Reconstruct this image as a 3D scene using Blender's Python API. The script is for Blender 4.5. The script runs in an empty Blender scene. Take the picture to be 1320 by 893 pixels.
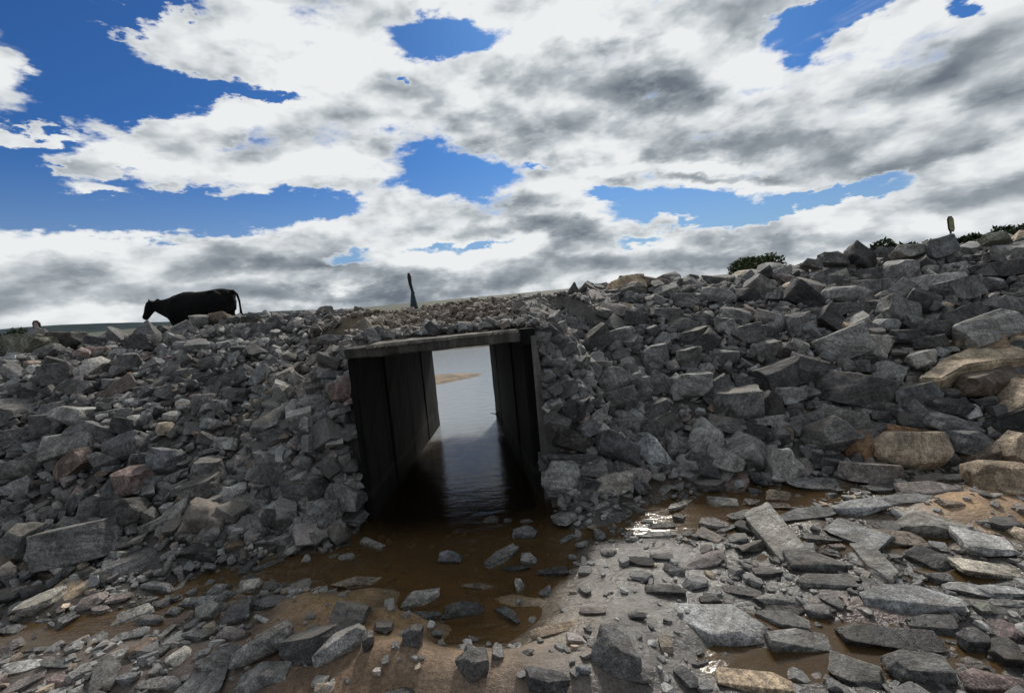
import bpy, bmesh, math, random
import numpy as np
from mathutils import Vector, Matrix, noise as mnoise

random.seed(7)
RNG = np.random.default_rng(11)
scene = bpy.context.scene
R = math.radians

# ---------------------------------------------------------------- camera
FPX = 600.0                      # focal length in photo pixels (photo is 1320 wide)
PW, PH = 1320.0, 893.0
EYE = Vector((0.0, 0.0, 2.2))
PITCH, ROLL = R(6.45), R(5.2)
fwd = Vector((0, math.cos(PITCH), -math.sin(PITCH)))
r0 = Vector((1, 0, 0)); u0 = r0.cross(fwd)
cr, sr = math.cos(ROLL), math.sin(ROLL)
right = r0 * cr - u0 * sr
up = u0 * cr + r0 * sr
cam_d = bpy.data.cameras.new('camera'); cam = bpy.data.objects.new('camera', cam_d)
scene.collection.objects.link(cam)
cam.matrix_world = Matrix(((right.x, up.x, -fwd.x, EYE.x), (right.y, up.y, -fwd.y, EYE.y), (right.z, up.z, -fwd.z, EYE.z), (0, 0, 0, 1)))
cam_d.sensor_width = 36.0; cam_d.lens = 36.0 * FPX / PW
cam_d.clip_start = 0.05; cam_d.clip_end = 9000
scene.camera = cam

def ray(px, py):
    return (fwd + right * ((px - PW / 2) / FPX) - up * ((py - PH / 2) / FPX))

def at_depth(px, py, y):
    d = ray(px, py); return EYE + d * (y / d.y)

def at_z(px, py, z=0.0):
    d = ray(px, py); return EYE + d * ((z - EYE.z) / d.z)

def to_px(P):
    """world points (n,3) -> photo pixels and depth along the view"""
    Q = np.asarray(P, float) - np.array(EYE)
    d = Q @ np.array(fwd)
    return PW / 2 + FPX * (Q @ np.array(right)) / d, PH / 2 - FPX * (Q @ np.array(up)) / d, d

# ---------------------------------------------------------------- light and sky
scene.view_settings.view_transform = 'Standard'
scene.view_settings.look = 'None'
scene.view_settings.exposure = 0.0
scene.view_settings.gamma = 1.0
SUN_AZ, SUN_EL = R(13), R(37)          # azimuth from +Y towards +X
sd = bpy.data.lights.new('sun', 'SUN'); sd.energy = 3.1; sd.angle = R(8); sd.color = (1.0, 0.95, 0.87)
so = bpy.data.objects.new('sun', sd); scene.collection.objects.link(so)
sdir = Vector((math.sin(SUN_AZ) * math.cos(SUN_EL), math.cos(SUN_AZ) * math.cos(SUN_EL), math.sin(SUN_EL)))
so.rotation_euler = sdir.to_track_quat('Z', 'Y').to_euler()

world = bpy.data.worlds.new('World'); scene.world = world; world.use_nodes = True
wt = world.node_tree; wt.nodes.clear()

class NT:
    """small helper for node trees"""
    def __init__(s, t): s.t = t
    def n(s, typ, **kw):
        nd = s.t.nodes.new(typ)
        for k, v in kw.items(): setattr(nd, k, v)
        return nd
    def put(s, sock, v):
        if v is None: return
        if hasattr(v, 'links') or isinstance(v, bpy.types.NodeSocket): s.t.links.new(v, sock)
        else: sock.default_value = v
    def m(s, op, a, b=None, c=None, clamp=False):
        nd = s.n('ShaderNodeMath', operation=op, use_clamp=clamp)
        s.put(nd.inputs[0], a); s.put(nd.inputs[1], b)
        if c is not None: s.put(nd.inputs[2], c)
        return nd.outputs[0]
    def v(s, op, a, b=None):
        nd = s.n('ShaderNodeVectorMath', operation=op)
        s.put(nd.inputs[0], a)
        if b is not None:
            s.put(nd.inputs['Scale'] if op == 'SCALE' else nd.inputs[1], b)
        return nd.outputs['Value'] if op in ('LENGTH', 'DOT_PRODUCT', 'DISTANCE') else nd.outputs['Vector']
    def noise(s, vec, scale, detail=4, rough=0.55, dist=0.0, lac=2.0):
        nd = s.n('ShaderNodeTexNoise'); s.put(nd.inputs['Vector'], vec)
        nd.inputs['Scale'].default_value = scale; nd.inputs['Detail'].default_value = detail
        nd.inputs['Roughness'].default_value = rough; nd.inputs['Distortion'].default_value = dist
        nd.inputs['Lacunarity'].default_value = lac
        return nd.outputs['Fac'], nd.outputs['Color']
    def mr(s, x, a, b, c=0.0, d=1.0, smooth=True):
        nd = s.n('ShaderNodeMapRange'); nd.interpolation_type = 'SMOOTHSTEP' if smooth else 'LINEAR'
        s.put(nd.inputs[0], x)
        for i, q in enumerate((a, b, c, d)): s.put(nd.inputs[1 + i], q)
        return nd.outputs[0]
    def mix(s, f, a, b, typ='MIX'):
        nd = s.n('ShaderNodeMix', data_type='RGBA', blend_type=typ)
        s.put(nd.inputs[0], f)
        s.put(nd.inputs[6], a if hasattr(a, 'links') else (a if len(a) == 4 else (*a, 1)))
        s.put(nd.inputs[7], b if hasattr(b, 'links') else (b if len(b) == 4 else (*b, 1)))
        return nd.outputs[2]
    def mapping(s, vec, loc, rot, sc, typ='TEXTURE'):
        nd = s.n('ShaderNodeMapping', vector_type=typ); s.put(nd.inputs[0], vec)
        nd.inputs['Location'].default_value = loc; nd.inputs['Rotation'].default_value = rot; nd.inputs['Scale'].default_value = sc
        return nd.outputs[0]

W = NT(wt)
tc = W.n('ShaderNodeTexCoord'); D = tc.outputs['Generated']
sky = W.n('ShaderNodeTexSky', sky_type='NISHITA'); sky.sun_disc = False
sky.sun_elevation = SUN_EL; sky.sun_rotation = SUN_AZ
sky.air_density = 1.0; sky.dust_density = 0.6; sky.ozone_density = 2.5
sep = W.n('ShaderNodeSeparateXYZ'); wt.links.new(D, sep.inputs[0])
dx, dy, dz = sep.outputs
az = W.m('ARCTAN2', dx, dy); el = W.m('ARCSINE', dz)
comb = W.n('ShaderNodeCombineXYZ'); wt.links.new(az, comb.inputs[0]); wt.links.new(el, comb.inputs[1])
AE = comb.outputs[0]
# cloud-layer coordinates: the direction projected on a flat layer overhead, so clouds crowd towards the horizon
dzc = W.m('ADD', W.m('MAXIMUM', dz, 0.0), 0.16)
cx_ = W.m('DIVIDE', dx, dzc); cy_ = W.m('DIVIDE', dy, dzc)
cc = W.n('ShaderNodeCombineXYZ'); wt.links.new(cx_, cc.inputs[0]); wt.links.new(cy_, cc.inputs[1])
CL = cc.outputs[0]
stretch = W.v('MULTIPLY', D, (1.0, 1.0, 2.3))          # puffs wider than tall
w1, w1c = W.noise(stretch, 5.5, 7, 0.6)
warp = W.v('SCALE', W.v('SUBTRACT', w1c, (0.5, 0.5, 0.5)), 0.10)
_, w2c = W.noise(stretch, 17.0, 6, 0.6)
AEw = W.v('ADD', W.v('ADD', AE, warp), W.v('SCALE', W.v('SUBTRACT', w2c, (0.5, 0.5, 0.5)), 0.075))

def az_el(px, py):
    d = ray(px, py).normalized(); return math.atan2(d.x, d.y), math.asin(d.z)

def blob_sum(blobs, vec):
    acc = None
    for (px, py, rx, ry, rot, wgt) in blobs:
        a, e = az_el(px, py); a1, e1 = az_el(px + rx * math.cos(R(rot)), py - rx * math.sin(R(rot)))
        a2, e2 = az_el(px + ry * math.sin(R(rot)), py + ry * math.cos(R(rot)))
        la = math.hypot(a1 - a, e1 - e); lb = math.hypot(a2 - a, e2 - e); th = math.atan2(e1 - e, a1 - a)
        q = W.mapping(vec, (a, e, 0), (0, 0, th), (la, lb, 1))
        q = W.v('LENGTH', W.v('MULTIPLY', q, (1, 1, 0)))
        f = W.mr(q, 0.15, 1.65, wgt, 0.0)
        acc = f if acc is None else W.m('ADD', acc, f)
    return acc
# (photo px, py, half-width, half-height, tilt, weight): + cloud, - gap of blue
GAPS = [(100, 14, 80, 26, 0, 1.5), (215, 8, 60, 14, 0, .9), (75, 85, 88, 66, 0, 1.45), (190, 120, 135, 44, -20, 1.6), (290, 112, 80, 15, -8, 1.2), (365, 124, 36, 9, 0, .9), (22, 225, 85, 70, 0, 1.2), (120, 262, 155, 36, 0, 1.55), (290, 274, 155, 26, 2, 1.6), (395, 266, 70, 16, 0, 1.1),
        (583, 222, 76, 32, -8, 1.65), (572, 42, 68, 28, 0, 1.6), (1030, 44, 44, 30, 50, 1.8), (1090, 10, 66, 20, 20, 1.3), (1243, 12, 26, 16, 0, 1.2), (785, 248, 40, 10, 0, 1.2), (890, 270, 110, 21, 5, 1.65),
        (1000, 270, 90, 13, 14, 1.4), (1112, 243, 55, 12, 6, 1.4), (825, 309, 36, 8, 0, 1.0), (600, 319, 80, 7, 2, .95), (447, 333, 32, 10, 0, 1.1), (515, 97, 10, 7, 0, .9), (690, 215, 22, 7, 0, .9), (255, 22, 60, 12, -10, .8)]
WISPS = [(105, 29, 62, 7, -6, 1.1), (12, 98, 40, 26, -30, .9), (25, 165, 62, 9, -4, 1.2), (290, 42, 60, 22, -20, .6), (100, 238, 60, 11, -8, 1.3), (150, 252, 40, 8, -5, 1.1), (215, 246, 34, 9, 0, 1.1), (880, 283, 38, 7, 8, .8), (412, 262, 20, 4, 0, .6), (180, 190, 110, 22, 14, .9), (300, 150, 60, 20, 5, .9), (70, 205, 40, 8, 8, .7)]
DARKS = [(672, 112, 75, 30, -20, .40), (800, 95, 90, 34, -8, .55), (870, 118, 90, 26, 0, .40), (760, 165, 150, 20, 4, .35), (905, 185, 90, 20, 0, .45), (1000, 160, 110, 26, 10, .35), (1130, 185, 140, 22, 18, .40), (1200, 208, 140, 13, 14, .45), (1270, 150, 90, 40, 30, .35),
         (695, 293, 95, 12, 5, .60), (140, 374, 200, 16, 3, .42), (350, 341, 110, 9, 2, .45), (560, 370, 200, 14, 5, .45), (1180, 272, 170, 14, 14, .35), (800, 335, 160, 12, 4, .4), (1215, 90, 60, 22, 40, .3), (970, 60, 60, 20, 20, .25), (400, 376, 160, 9, 3, .35), (930, 232, 120, 7, 0, .45),
         (560, 150, 100, 12, 0, .25), (430, 185, 90, 10, 0, .22), (980, 322, 150, 11, 10, .4), (60, 350, 100, 9, 3, .3), (640, 185, 80, 12, 0, .3)]
LIGHTS = [(450, 60, 170, 40, 0, .3), (960, 100, 60, 30, 40, .4), (1140, 45, 120, 16, 35, .4), (760, 270, 60, 10, -10, .4), (330, 215, 140, 14, 0, .3), (740, 40, 120, 20, 0, .25), (850, 215, 150, 9, 0, .35), (90, 322, 110, 10, 3, .35), (300, 300, 110, 8, 3, .3), (950, 240, 120, 8, 4, .3)]
def _vp(d): return W.v('ADD', W.v('MULTIPLY', stretch, (1.0, 1.0, 1.5)), (7.0, 2.0, 0.0))
cover = W.m('SUBTRACT', blob_sum(WISPS, AEw), blob_sum(GAPS, AEw))
warp2 = W.v('SCALE', W.v('SUBTRACT', w1c, (0.5, 0.5, 0.5)), 0.13)
AE2 = W.v('ADD', AE, warp2)
darks = W.m('SUBTRACT', blob_sum(DARKS, AE2), blob_sum(LIGHTS, AE2))
b1, _ = W.noise(CL, 0.9, 8, 0.56, 0.2)
b2, _ = W.noise(stretch, 9.0, 10, 0.62)
away = W.mr(W.v('DOT_PRODUCT', D, tuple(fwd)), 0.62, 0.30, 0.0, 1.0)
dens = W.m('ADD', cover, W.m('MULTIPLY', W.m('SUBTRACT', b1, 0.46), W.m('ADD', 0.8, W.m('MULTIPLY', away, 2.4))))
dens = W.m('ADD', dens, W.m('MULTIPLY', W.m('SUBTRACT', b2, 0.5), 2.6))
dens = W.m('ADD', dens, W.m('ADD', 0.82, W.mr(el, 0.0, 0.2, 0.25, 0.0)))
veil, _ = W.noise(W.v('MULTIPLY', _vp(D), (1, 1, 1)), 3.4, 9, 0.68, 0.5)
alpha = W.mr(dens, -0.02, 0.62)
alpha = W.m('MAXIMUM', alpha, W.mr(W.m('ADD', veil, W.m('MULTIPLY', dens, .07)), 0.56, 0.80, 0.0, 0.45))
# light from above on the billows: density here against density a little higher up
puff = W.v('MULTIPLY', D, (1.0, 1.0, 1.9))
_pn = W.v('ADD', puff, W.v('SCALE', W.v('SUBTRACT', w1c, (.5, .5, .5)), .055))
pa, _ = W.noise(_pn, 6.5, 4, 0.5)
pb, _ = W.noise(W.v('ADD', _pn, (0.004, -0.012, 0.055)), 6.5, 4, 0.5)
lit = W.m('MULTIPLY', W.m('SUBTRACT', pa, pb), 2.3)
b3, _ = W.noise(_pn, 3.0, 6, 0.55)
b6, _ = W.noise(stretch, 22.0, 5, 0.6)
thick = W.m('ADD', 0.17, W.m('MULTIPLY', W.m('SUBTRACT', b3, 0.5), 1.1))
thick = W.m('SUBTRACT', thick, lit)
thick = W.m('ADD', thick, W.m('MULTIPLY', W.m('SUBTRACT', b6, .5), .16))
thick = W.m('ADD', thick, W.m('MULTIPLY', darks, 1.0))
thick = W.m('ADD', thick, W.m('MULTIPLY', away, .42))
thick = W.m('MULTIPLY', thick, W.mr(dens, 0.2, 1.0, .25, 1.0))
ramp = W.n('ShaderNodeValToRGB'); wt.links.new(thick, ramp.inputs[0])
cr_ = ramp.color_ramp; cr_.elements[0].position = 0.0; cr_.elements[0].color = (0.84, 0.86, 0.87, 1)
cr_.elements[1].position = 1.0; cr_.elements[1].color = (0.15, 0.175, 0.215, 1)
for p_, c_ in ((0.16, (0.69, 0.72, 0.74, 1)), (0.34, (0.48, 0.52, 0.55, 1)), (0.58, (0.30, 0.335, 0.37, 1))):
    e_ = cr_.elements.new(p_); e_.color = c_
skyc = W.mix(1.0, sky.outputs[0], (0.0173, 0.0389, 0.0708, 1), 'MULTIPLY')
low2 = W.mr(el, 0.0, 0.30, 0.45, 0.0)
skyc = W.mix(low2, skyc, (0.45, 0.55, 0.62))
final = W.mix(alpha, skyc, ramp.outputs[0])
bg = W.n('ShaderNodeBackground'); wt.links.new(final, bg.inputs[0]); bg.inputs[1].default_value = 1.0
wo = W.n('ShaderNodeOutputWorld'); wt.links.new(bg.outputs[0], wo.inputs[0])
world.cycles.sampling_method = 'MANUAL'; world.cycles.sample_map_resolution = 1024

# ---------------------------------------------------------------- helpers
COL = scene.collection
def link(o, parent=None):
    COL.objects.link(o)
    if parent: o.parent = parent
    return o
def mesh_obj(name, verts, faces, mat, parent=None, smooth=False):
    me = bpy.data.meshes.new(name); me.from_pydata([tuple(v) for v in verts], [], faces); me.update()
    if mat: me.materials.append(mat)
    if smooth: me.shade_smooth()
    return link(bpy.data.objects.new(name, me), parent)
def bm_obj(name, bm, mat, parent=None, smooth=False):
    me = bpy.data.meshes.new(name); bm.to_mesh(me); bm.free()
    if mat: me.materials.append(mat)
    if smooth: me.shade_smooth()
    return link(bpy.data.objects.new(name, me), parent)
def tag(o, label=None, cat=None, group=None, kind=None):
    if label: o['label'] = label
    if cat: o['category'] = cat
    if group: o['group'] = group
    if kind: o['kind'] = kind
    return o
def empty(name, loc, rz=0.0):
    o = bpy.data.objects.new(name, None); COL.objects.link(o); o.location = loc; o.rotation_euler = (0, 0, rz)
    o.empty_display_size = 0.1; return o

def vnoise(x, y, seed=0):
    xi = np.floor(x).astype(np.int64); yi = np.floor(y).astype(np.int64); xf = x - xi; yf = y - yi
    def h(a, b):
        n = (a * 374761393 + b * 668265263 + seed * 1442695041) & 0xffffffff
        n = ((n ^ (n >> 13)) * 1274126177) & 0xffffffff
        return ((n ^ (n >> 16)) & 0xffff) / 65535.0
    u = xf * xf * (3 - 2 * xf); v = yf * yf * (3 - 2 * yf)
    return (h(xi, yi) * (1 - u) + h(xi + 1, yi) * u) * (1 - v) + (h(xi, yi + 1) * (1 - u) + h(xi + 1, yi + 1) * u) * v
def fbm(x, y, f=1.0, oct=4, seed=0):
    s = 0; a = 0.5; t = 0
    for i in range(oct):
        s = s + a * vnoise(x * f + 17.3 * i, y * f - 9.1 * i, seed + i); t += a; a *= 0.5; f *= 2.03
    return s / t - 0.5
def sstep(a, b, x):
    t = np.clip((x - a) / (b - a), 0, 1); return t * t * (3 - 2 * t)

# ---------------------------------------------------------------- materials
def new_mat(name):
    m = bpy.data.materials.new(name); m.use_nodes = True; t = m.node_tree; t.nodes.clear()
    N = NT(t); o = N.n('ShaderNodeOutputMaterial'); b = N.n('ShaderNodeBsdfPrincipled'); t.links.new(b.outputs[0], o.inputs[0])
    return m, N, b, o
def bump(N, b, h, strength, dist, normal=None):
    nd = N.n('ShaderNodeBump'); N.put(nd.inputs['Height'], h); nd.inputs['Strength'].default_value = strength; nd.inputs['Distance'].default_value = dist
    if normal is not None: N.put(nd.inputs['Normal'], normal)
    if b is not None: N.t.links.new(nd.outputs[0], b.inputs['Normal'])
    return nd.outputs[0]

def rock_material():
    m, N, b, o = new_mat('gneiss')
    at = N.n('ShaderNodeAttribute', attribute_name='tone'); tone = at.outputs['Color']
    ap = N.n('ShaderNodeAttribute', attribute_name='rp'); P = ap.outputs['Vector']
    _, wc = N.noise(P, 3.0, 3, 0.5)
    Pw = N.v('ADD', P, N.v('SCALE', N.v('SUBTRACT', wc, (.5, .5, .5)), 0.16))
    big, _ = N.noise(P, 5.0, 6, 0.62)
    band, _ = N.noise(N.v('MULTIPLY', Pw, (2.2, 2.2, 26.0)), 1.0, 6, 0.66)
    fine, _ = N.noise(P, 95.0, 3, 0.7)
    mid, _ = N.noise(P, 28.0, 5, 0.65)
    k = N.m('MULTIPLY', N.mr(big, 0.28, 0.75, 0.62, 1.35), N.mr(band, 0.32, 0.70, 0.66, 1.34))
    k = N.m('MULTIPLY', k, N.mr(fine, 0.3, 0.72, 0.50, 1.5))
    k = N.m('MULTIPLY', k, N.mr(mid, 0.3, 0.7, 0.62, 1.4))
    kk = N.n('ShaderNodeCombineXYZ')
    for i in range(3): N.t.links.new(k, kk.inputs[i])
    c = N.mix(1.0, tone, kk.outputs[0], 'MULTIPLY')
    # pale quartz streaks along the foliation and a few across
    q1 = N.mr(N.m('ABSOLUTE', N.m('SUBTRACT', band, 0.52)), 0.0, 0.018, 1.0, 0.0)
    q1 = N.m('MULTIPLY', q1, N.mr(big, 0.5, 0.62, 0.0, 0.55))
    vn, _ = N.noise(Pw, 2.1, 2, 0.4)
    q2 = N.m('MULTIPLY', N.mr(N.m('ABSOLUTE', N.m('SUBTRACT', vn, 0.5)), 0.0, 0.006, 0.5, 0.0), N.mr(mid, 0.4, 0.6))
    pt = N.n('ShaderNodeNewGeometry'); c = N.mix(N.m('MULTIPLY', N.mr(pt.outputs['Pointiness'], .53, .63), N.mr(fine, .35, .6, .25, .8)), c, N.mix(.35, N.mix(1.0, tone, (1.9, 1.9, 1.9), 'MULTIPLY'), (.42, .41, .39)))   # fresh chipped edges
    c = N.mix(N.m('MAXIMUM', q1, q2), c, N.mix(0.5, tone, (0.42, 0.41, 0.39)))
    # brown earth in patches
    dn, _ = N.noise(P, 4.0, 5, 0.6)
    c = N.mix(N.m('MULTIPLY', N.mr(dn, 0.54, 0.72), 0.5), c, (0.10, 0.075, 0.055))
    N.t.links.new(c, b.inputs['Base Color'])
    geo = N.n('ShaderNodeNewGeometry'); sp = N.n('ShaderNodeSeparateXYZ'); N.t.links.new(geo.outputs['Position'], sp.inputs[0])
    # silt and dust settled on the upward faces, in patches over the bank
    sn = N.n('ShaderNodeSeparateXYZ'); N.t.links.new(geo.outputs['Normal'], sn.inputs[0])
    du, _ = N.noise(geo.outputs['Position'], 0.9, 5, 0.6)
    c = N.mix(N.m('MULTIPLY', N.m('MULTIPLY', N.mr(du, .47, .66), N.mr(sn.outputs[2], .35, .9)), N.mr(mid, .3, .65, .25, .75)), c, (.235, .205, .17))
    # near the water line stones are wet: darker gloss
    wet = N.mr(N.m('ADD', sp.outputs[2], N.m('MULTIPLY', N.m('SUBTRACT', mid, .5), .06)), 0.015, 0.06, 1.0, 0.0)
    c2 = N.mix(N.m('MULTIPLY', wet, 0.55), c, (0.015, 0.013, 0.011))
    N.t.links.new(c2, b.inputs['Base Color'])
    N.t.links.new(N.m('SUBTRACT', N.mr(mid, 0.3, 0.7, 0.62, 0.85), N.m('MULTIPLY', wet, 0.5)), b.inputs['Roughness'])
    b.inputs['Specular IOR Level'].default_value = 0.3
    h = N.m('ADD', N.m('MULTIPLY', mid, 0.55), N.m('MULTIPLY', fine, 0.18))
    h = N.m('ADD', h, N.m('MULTIPLY', band, 0.5))
    bump(N, b, h, 0.9, 0.034)
    return m
M_ROCK = rock_material()

def ground_material():
    m, N, b, o = new_mat('ground')
    at = N.n('ShaderNodeAttribute', attribute_name='tone'); tone = at.outputs['Color']
    wa = N.n('ShaderNodeAttribute', attribute_name='wet'); wet = wa.outputs['Fac']
    geo = N.n('ShaderNodeNewGeometry'); P = geo.outputs['Position']
    a, _ = N.noise(P, 3.0, 7, 0.62); f, _ = N.noise(P, 45.0, 5, 0.7); g, _ = N.noise(P, 160.0, 3, 0.6)
    k = N.m('MULTIPLY', N.mr(a, 0.3, 0.7, 0.6, 1.35), N.mr(f, 0.3, 0.7, 0.65, 1.3))
    k = N.m('MULTIPLY', k, N.mr(g, 0.3, 0.7, 0.75, 1.25))
    kk = N.n('ShaderNodeCombineXYZ')
    for i in range(3): N.t.links.new(k, kk.inputs[i])
    c = N.mix(1.0, tone, kk.outputs[0], 'MULTIPLY')
    dk = N.n('ShaderNodeCombineXYZ')
    for i in range(3): N.t.links.new(N.mr(wet, 0, 1, 1.0, 0.62), dk.inputs[i])
    c = N.mix(1.0, c, dk.outputs[0], 'MULTIPLY')
    N.t.links.new(c, b.inputs['Base Color'])
    N.t.links.new(N.m('ADD', N.mr(wet, 0.1, 0.9, 0.9, 0.15), N.m('MULTIPLY', N.m('SUBTRACT', f, .5), .25)), b.inputs['Roughness'])
    # ripples of flow marks plus grit
    rp = N.v('MULTIPLY', P, (1.2, 3.4, 1)); rr, _ = N.noise(rp, 9.0, 5, 0.6, 0.6)
    h = N.m('ADD', N.m('MULTIPLY', f, 0.35), N.m('MULTIPLY', g, 0.12)); h = N.m('ADD', h, N.m('MULTIPLY', rr, 0.55))
    bump(N, b, h, 0.6, 0.03)
    return m
M_GROUND = ground_material()

def water_material(name='water', tint=(0.80, 0.68, 0.50, 1), mud=(0.21, 0.130, 0.060, 1), share=.30):
    m = bpy.data.materials.new(name); m.use_nodes = True; t = m.node_tree; t.nodes.clear(); N = NT(t)
    o = N.n('ShaderNodeOutputMaterial'); geo = N.n('ShaderNodeNewGeometry'); P = geo.outputs['Position']
    tr = N.n('ShaderNodeBsdfTransparent'); tr.inputs[0].default_value = tint
    gl = N.n('ShaderNodeBsdfGlossy'); gl.inputs['Roughness'].default_value = 0.05; gl.inputs[0].default_value = (1, 1, 1, 1)
    murk = N.n('ShaderNodeBsdfDiffuse'); murk.inputs[0].default_value = mud
    # silt thickens and pales upstream of the culvert
    sy = N.n('ShaderNodeSeparateXYZ'); t.links.new(P, sy.inputs[0]); sn, _ = N.noise(P, 1.3, 4, .6)
    up_ = N.mr(N.m('ADD', sy.outputs[1], N.m('MULTIPLY', N.m('SUBTRACT', sn, .5), 1.6)), 6.3, 7.9)
    t.links.new(N.mix(up_, mud, (.44, .49, .52, 1)), murk.inputs[0])
    mm = N.n('ShaderNodeMixShader'); mouth_shade = N.m('MULTIPLY', N.mr(sy.outputs[1], 3.75, 4.7), N.mr(N.m('ABSOLUTE', N.m('ADD', sy.outputs[0], .52)), .75, 1.5, 1.0, 0.0))  # culvert mouth shade painted in: murk thinned there so the water turns near black
    t.links.new(N.m('MULTIPLY', N.mr(up_, 0, 1, share, .75), N.mr(N.m('MULTIPLY', mouth_shade, N.m('SUBTRACT', 1.0, up_)), 0, 1, 1.0, .12)), mm.inputs[0])
    t.links.new(tr.outputs[0], mm.inputs[1]); t.links.new(murk.outputs[0], mm.inputs[2])
    a, _ = N.noise(N.v('MULTIPLY', P, (1.0, 3.2, 1)), 2.6, 5, 0.55, 0.5)
    c, _ = N.noise(N.v('MULTIPLY', P, (1.0, 2.2, 1)), 14.0, 4, 0.55, 0.4)
    h = N.m('ADD', N.m('MULTIPLY', a, 0.6), N.m('MULTIPLY', c, 0.16))
    nb = bump(N, None, N.m('MULTIPLY', h, N.mr(up_, 0, 1, 1.0, 2.6)), 0.36, 0.03)
    t.links.new(nb, gl.inputs['Normal'])
    t.links.new(N.mr(up_, 0, 1, .11, .045), gl.inputs['Roughness'])
    fr = N.n('ShaderNodeFresnel'); fr.inputs[0].default_value = 1.33; t.links.new(nb, fr.inputs[1])
    mx = N.n('ShaderNodeMixShader'); t.links.new(fr.outputs[0], mx.inputs[0]); t.links.new(mm.outputs[0], mx.inputs[1]); t.links.new(gl.outputs[0], mx.inputs[2])
    t.links.new(mx.outputs[0], o.inputs[0]); return m
M_WATER = water_material()
M_POND = M_WATER

def concrete_material(name, base, streak=0.5):
    m, N, b, o = new_mat(name)
    tcn = N.n('ShaderNodeTexCoord'); P = tcn.outputs['Object']
    a, _ = N.noise(P, 2.2, 7, 0.65); s_, _ = N.noise(N.v('MULTIPLY', P, (9, 9, 0.7)), 1.0, 6, 0.65); f, _ = N.noise(P, 60, 4, 0.7)
    k = N.m('MULTIPLY', N.mr(a, 0.3, 0.7, 0.6, 1.35), N.mr(s_, 0.35, 0.68, 1.0 - streak, 1.25))
    k = N.m('MULTIPLY', k, N.mr(f, 0.3, 0.7, 0.7, 1.2))
    kk = N.n('ShaderNodeCombineXYZ')
    for i in range(3): N.t.links.new(k, kk.inputs[i])
    c = N.mix(1.0, (*base, 1), kk.outputs[0], 'MULTIPLY')
    geo = N.n('ShaderNodeNewGeometry'); sp = N.n('ShaderNodeSeparateXYZ'); N.t.links.new(geo.outputs['Position'], sp.inputs[0])
    zt = N.m('ADD', sp.outputs[2], N.m('MULTIPLY', N.m('SUBTRACT', a, .5), .12))
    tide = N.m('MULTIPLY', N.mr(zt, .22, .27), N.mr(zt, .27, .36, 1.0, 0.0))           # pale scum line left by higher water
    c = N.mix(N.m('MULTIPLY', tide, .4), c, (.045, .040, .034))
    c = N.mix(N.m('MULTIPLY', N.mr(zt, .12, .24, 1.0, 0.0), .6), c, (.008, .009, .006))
    rs, _ = N.noise(N.v('MULTIPLY', P, (14, 14, .5)), 1.0, 3, .6)
    c = N.mix(N.m('MULTIPLY', N.mr(rs, .63, .70), .35), c, (.10, .055, .03))
    N.t.links.new(c, b.inputs['Base Color']); b.inputs['Roughness'].default_value = 0.85
    b.inputs['Specular IOR Level'].default_value = 0.2
    bump(N, b, N.m('ADD', N.m('MULTIPLY', f, .4), a), 0.6, 0.02)
    return m
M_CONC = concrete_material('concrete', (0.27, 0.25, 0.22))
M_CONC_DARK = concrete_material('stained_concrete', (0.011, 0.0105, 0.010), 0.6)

def plain(name, col, rough=0.7, spec=0.3, var=0.25, sc=12):
    m, N, b, o = new_mat(name); tcn = N.n('ShaderNodeTexCoord')
    a, _ = N.noise(tcn.outputs['Object'], sc, 5, 0.6)
    kk = N.n('ShaderNodeCombineXYZ'); k = N.mr(a, .3, .7, 1 - var, 1 + var)
    for i in range(3): N.t.links.new(k, kk.inputs[i])
    N.t.links.new(N.mix(1.0, (*col, 1), kk.outputs[0], 'MULTIPLY'), b.inputs['Base Color'])
    b.inputs['Roughness'].default_value = rough; b.inputs['Specular IOR Level'].default_value = spec
    bump(N, b, a, 0.3, 0.01)
    return m
# ---------------------------------------------------------------- the culvert's plan (taken on the water plane)
near_L = at_z(483, 670); near_R = at_z(691, 638)
far_L = at_z(567, 547); far_R = at_z(640.5, 540)
SOFFIT, TOP = 1.70, 1.82
CUL_Y0 = min(near_L.y, near_R.y); CUL_Y1 = 0.5 * (far_L.y + far_R.y)
def cul_x(side, y):
    a, b = (near_L, far_L) if side < 0 else (near_R, far_R)
    return a.x + (b.x - a.x) * (y - a.y) / (b.y - a.y)

# ---------------------------------------------------------------- terrain
_tp = [at_z(*p) for p in ((-200, 770), (0, 765), (120, 752), (240, 735), (360, 712), (480, 685), (700, 650), (800, 640), (900, 632), (1000, 618), (1100, 606), (1220, 600), (1320, 600), (1500, 585))]
TOE_X = np.array([p.x for p in _tp]); TOE_Y = np.array([p.y for p in _tp])
CREST_Y = 8.6
_cp = [(0, 446), (100, 449), (200, 436), (300, 421), (400, 409), (450, 407), (535, 400), (600, 393), (660, 386), (740, 383), (800, 377), (900, 369), (950, 367), (1050, 360), (1100, 352), (1200, 340), (1320, 322), (1500, 300)]
_cp3 = [at_depth(a, b, CREST_Y) for a, b in _cp]
CR_X = np.array([p.x for p in _cp3]); CR_Z = np.array([p.z for p in _cp3])

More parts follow.
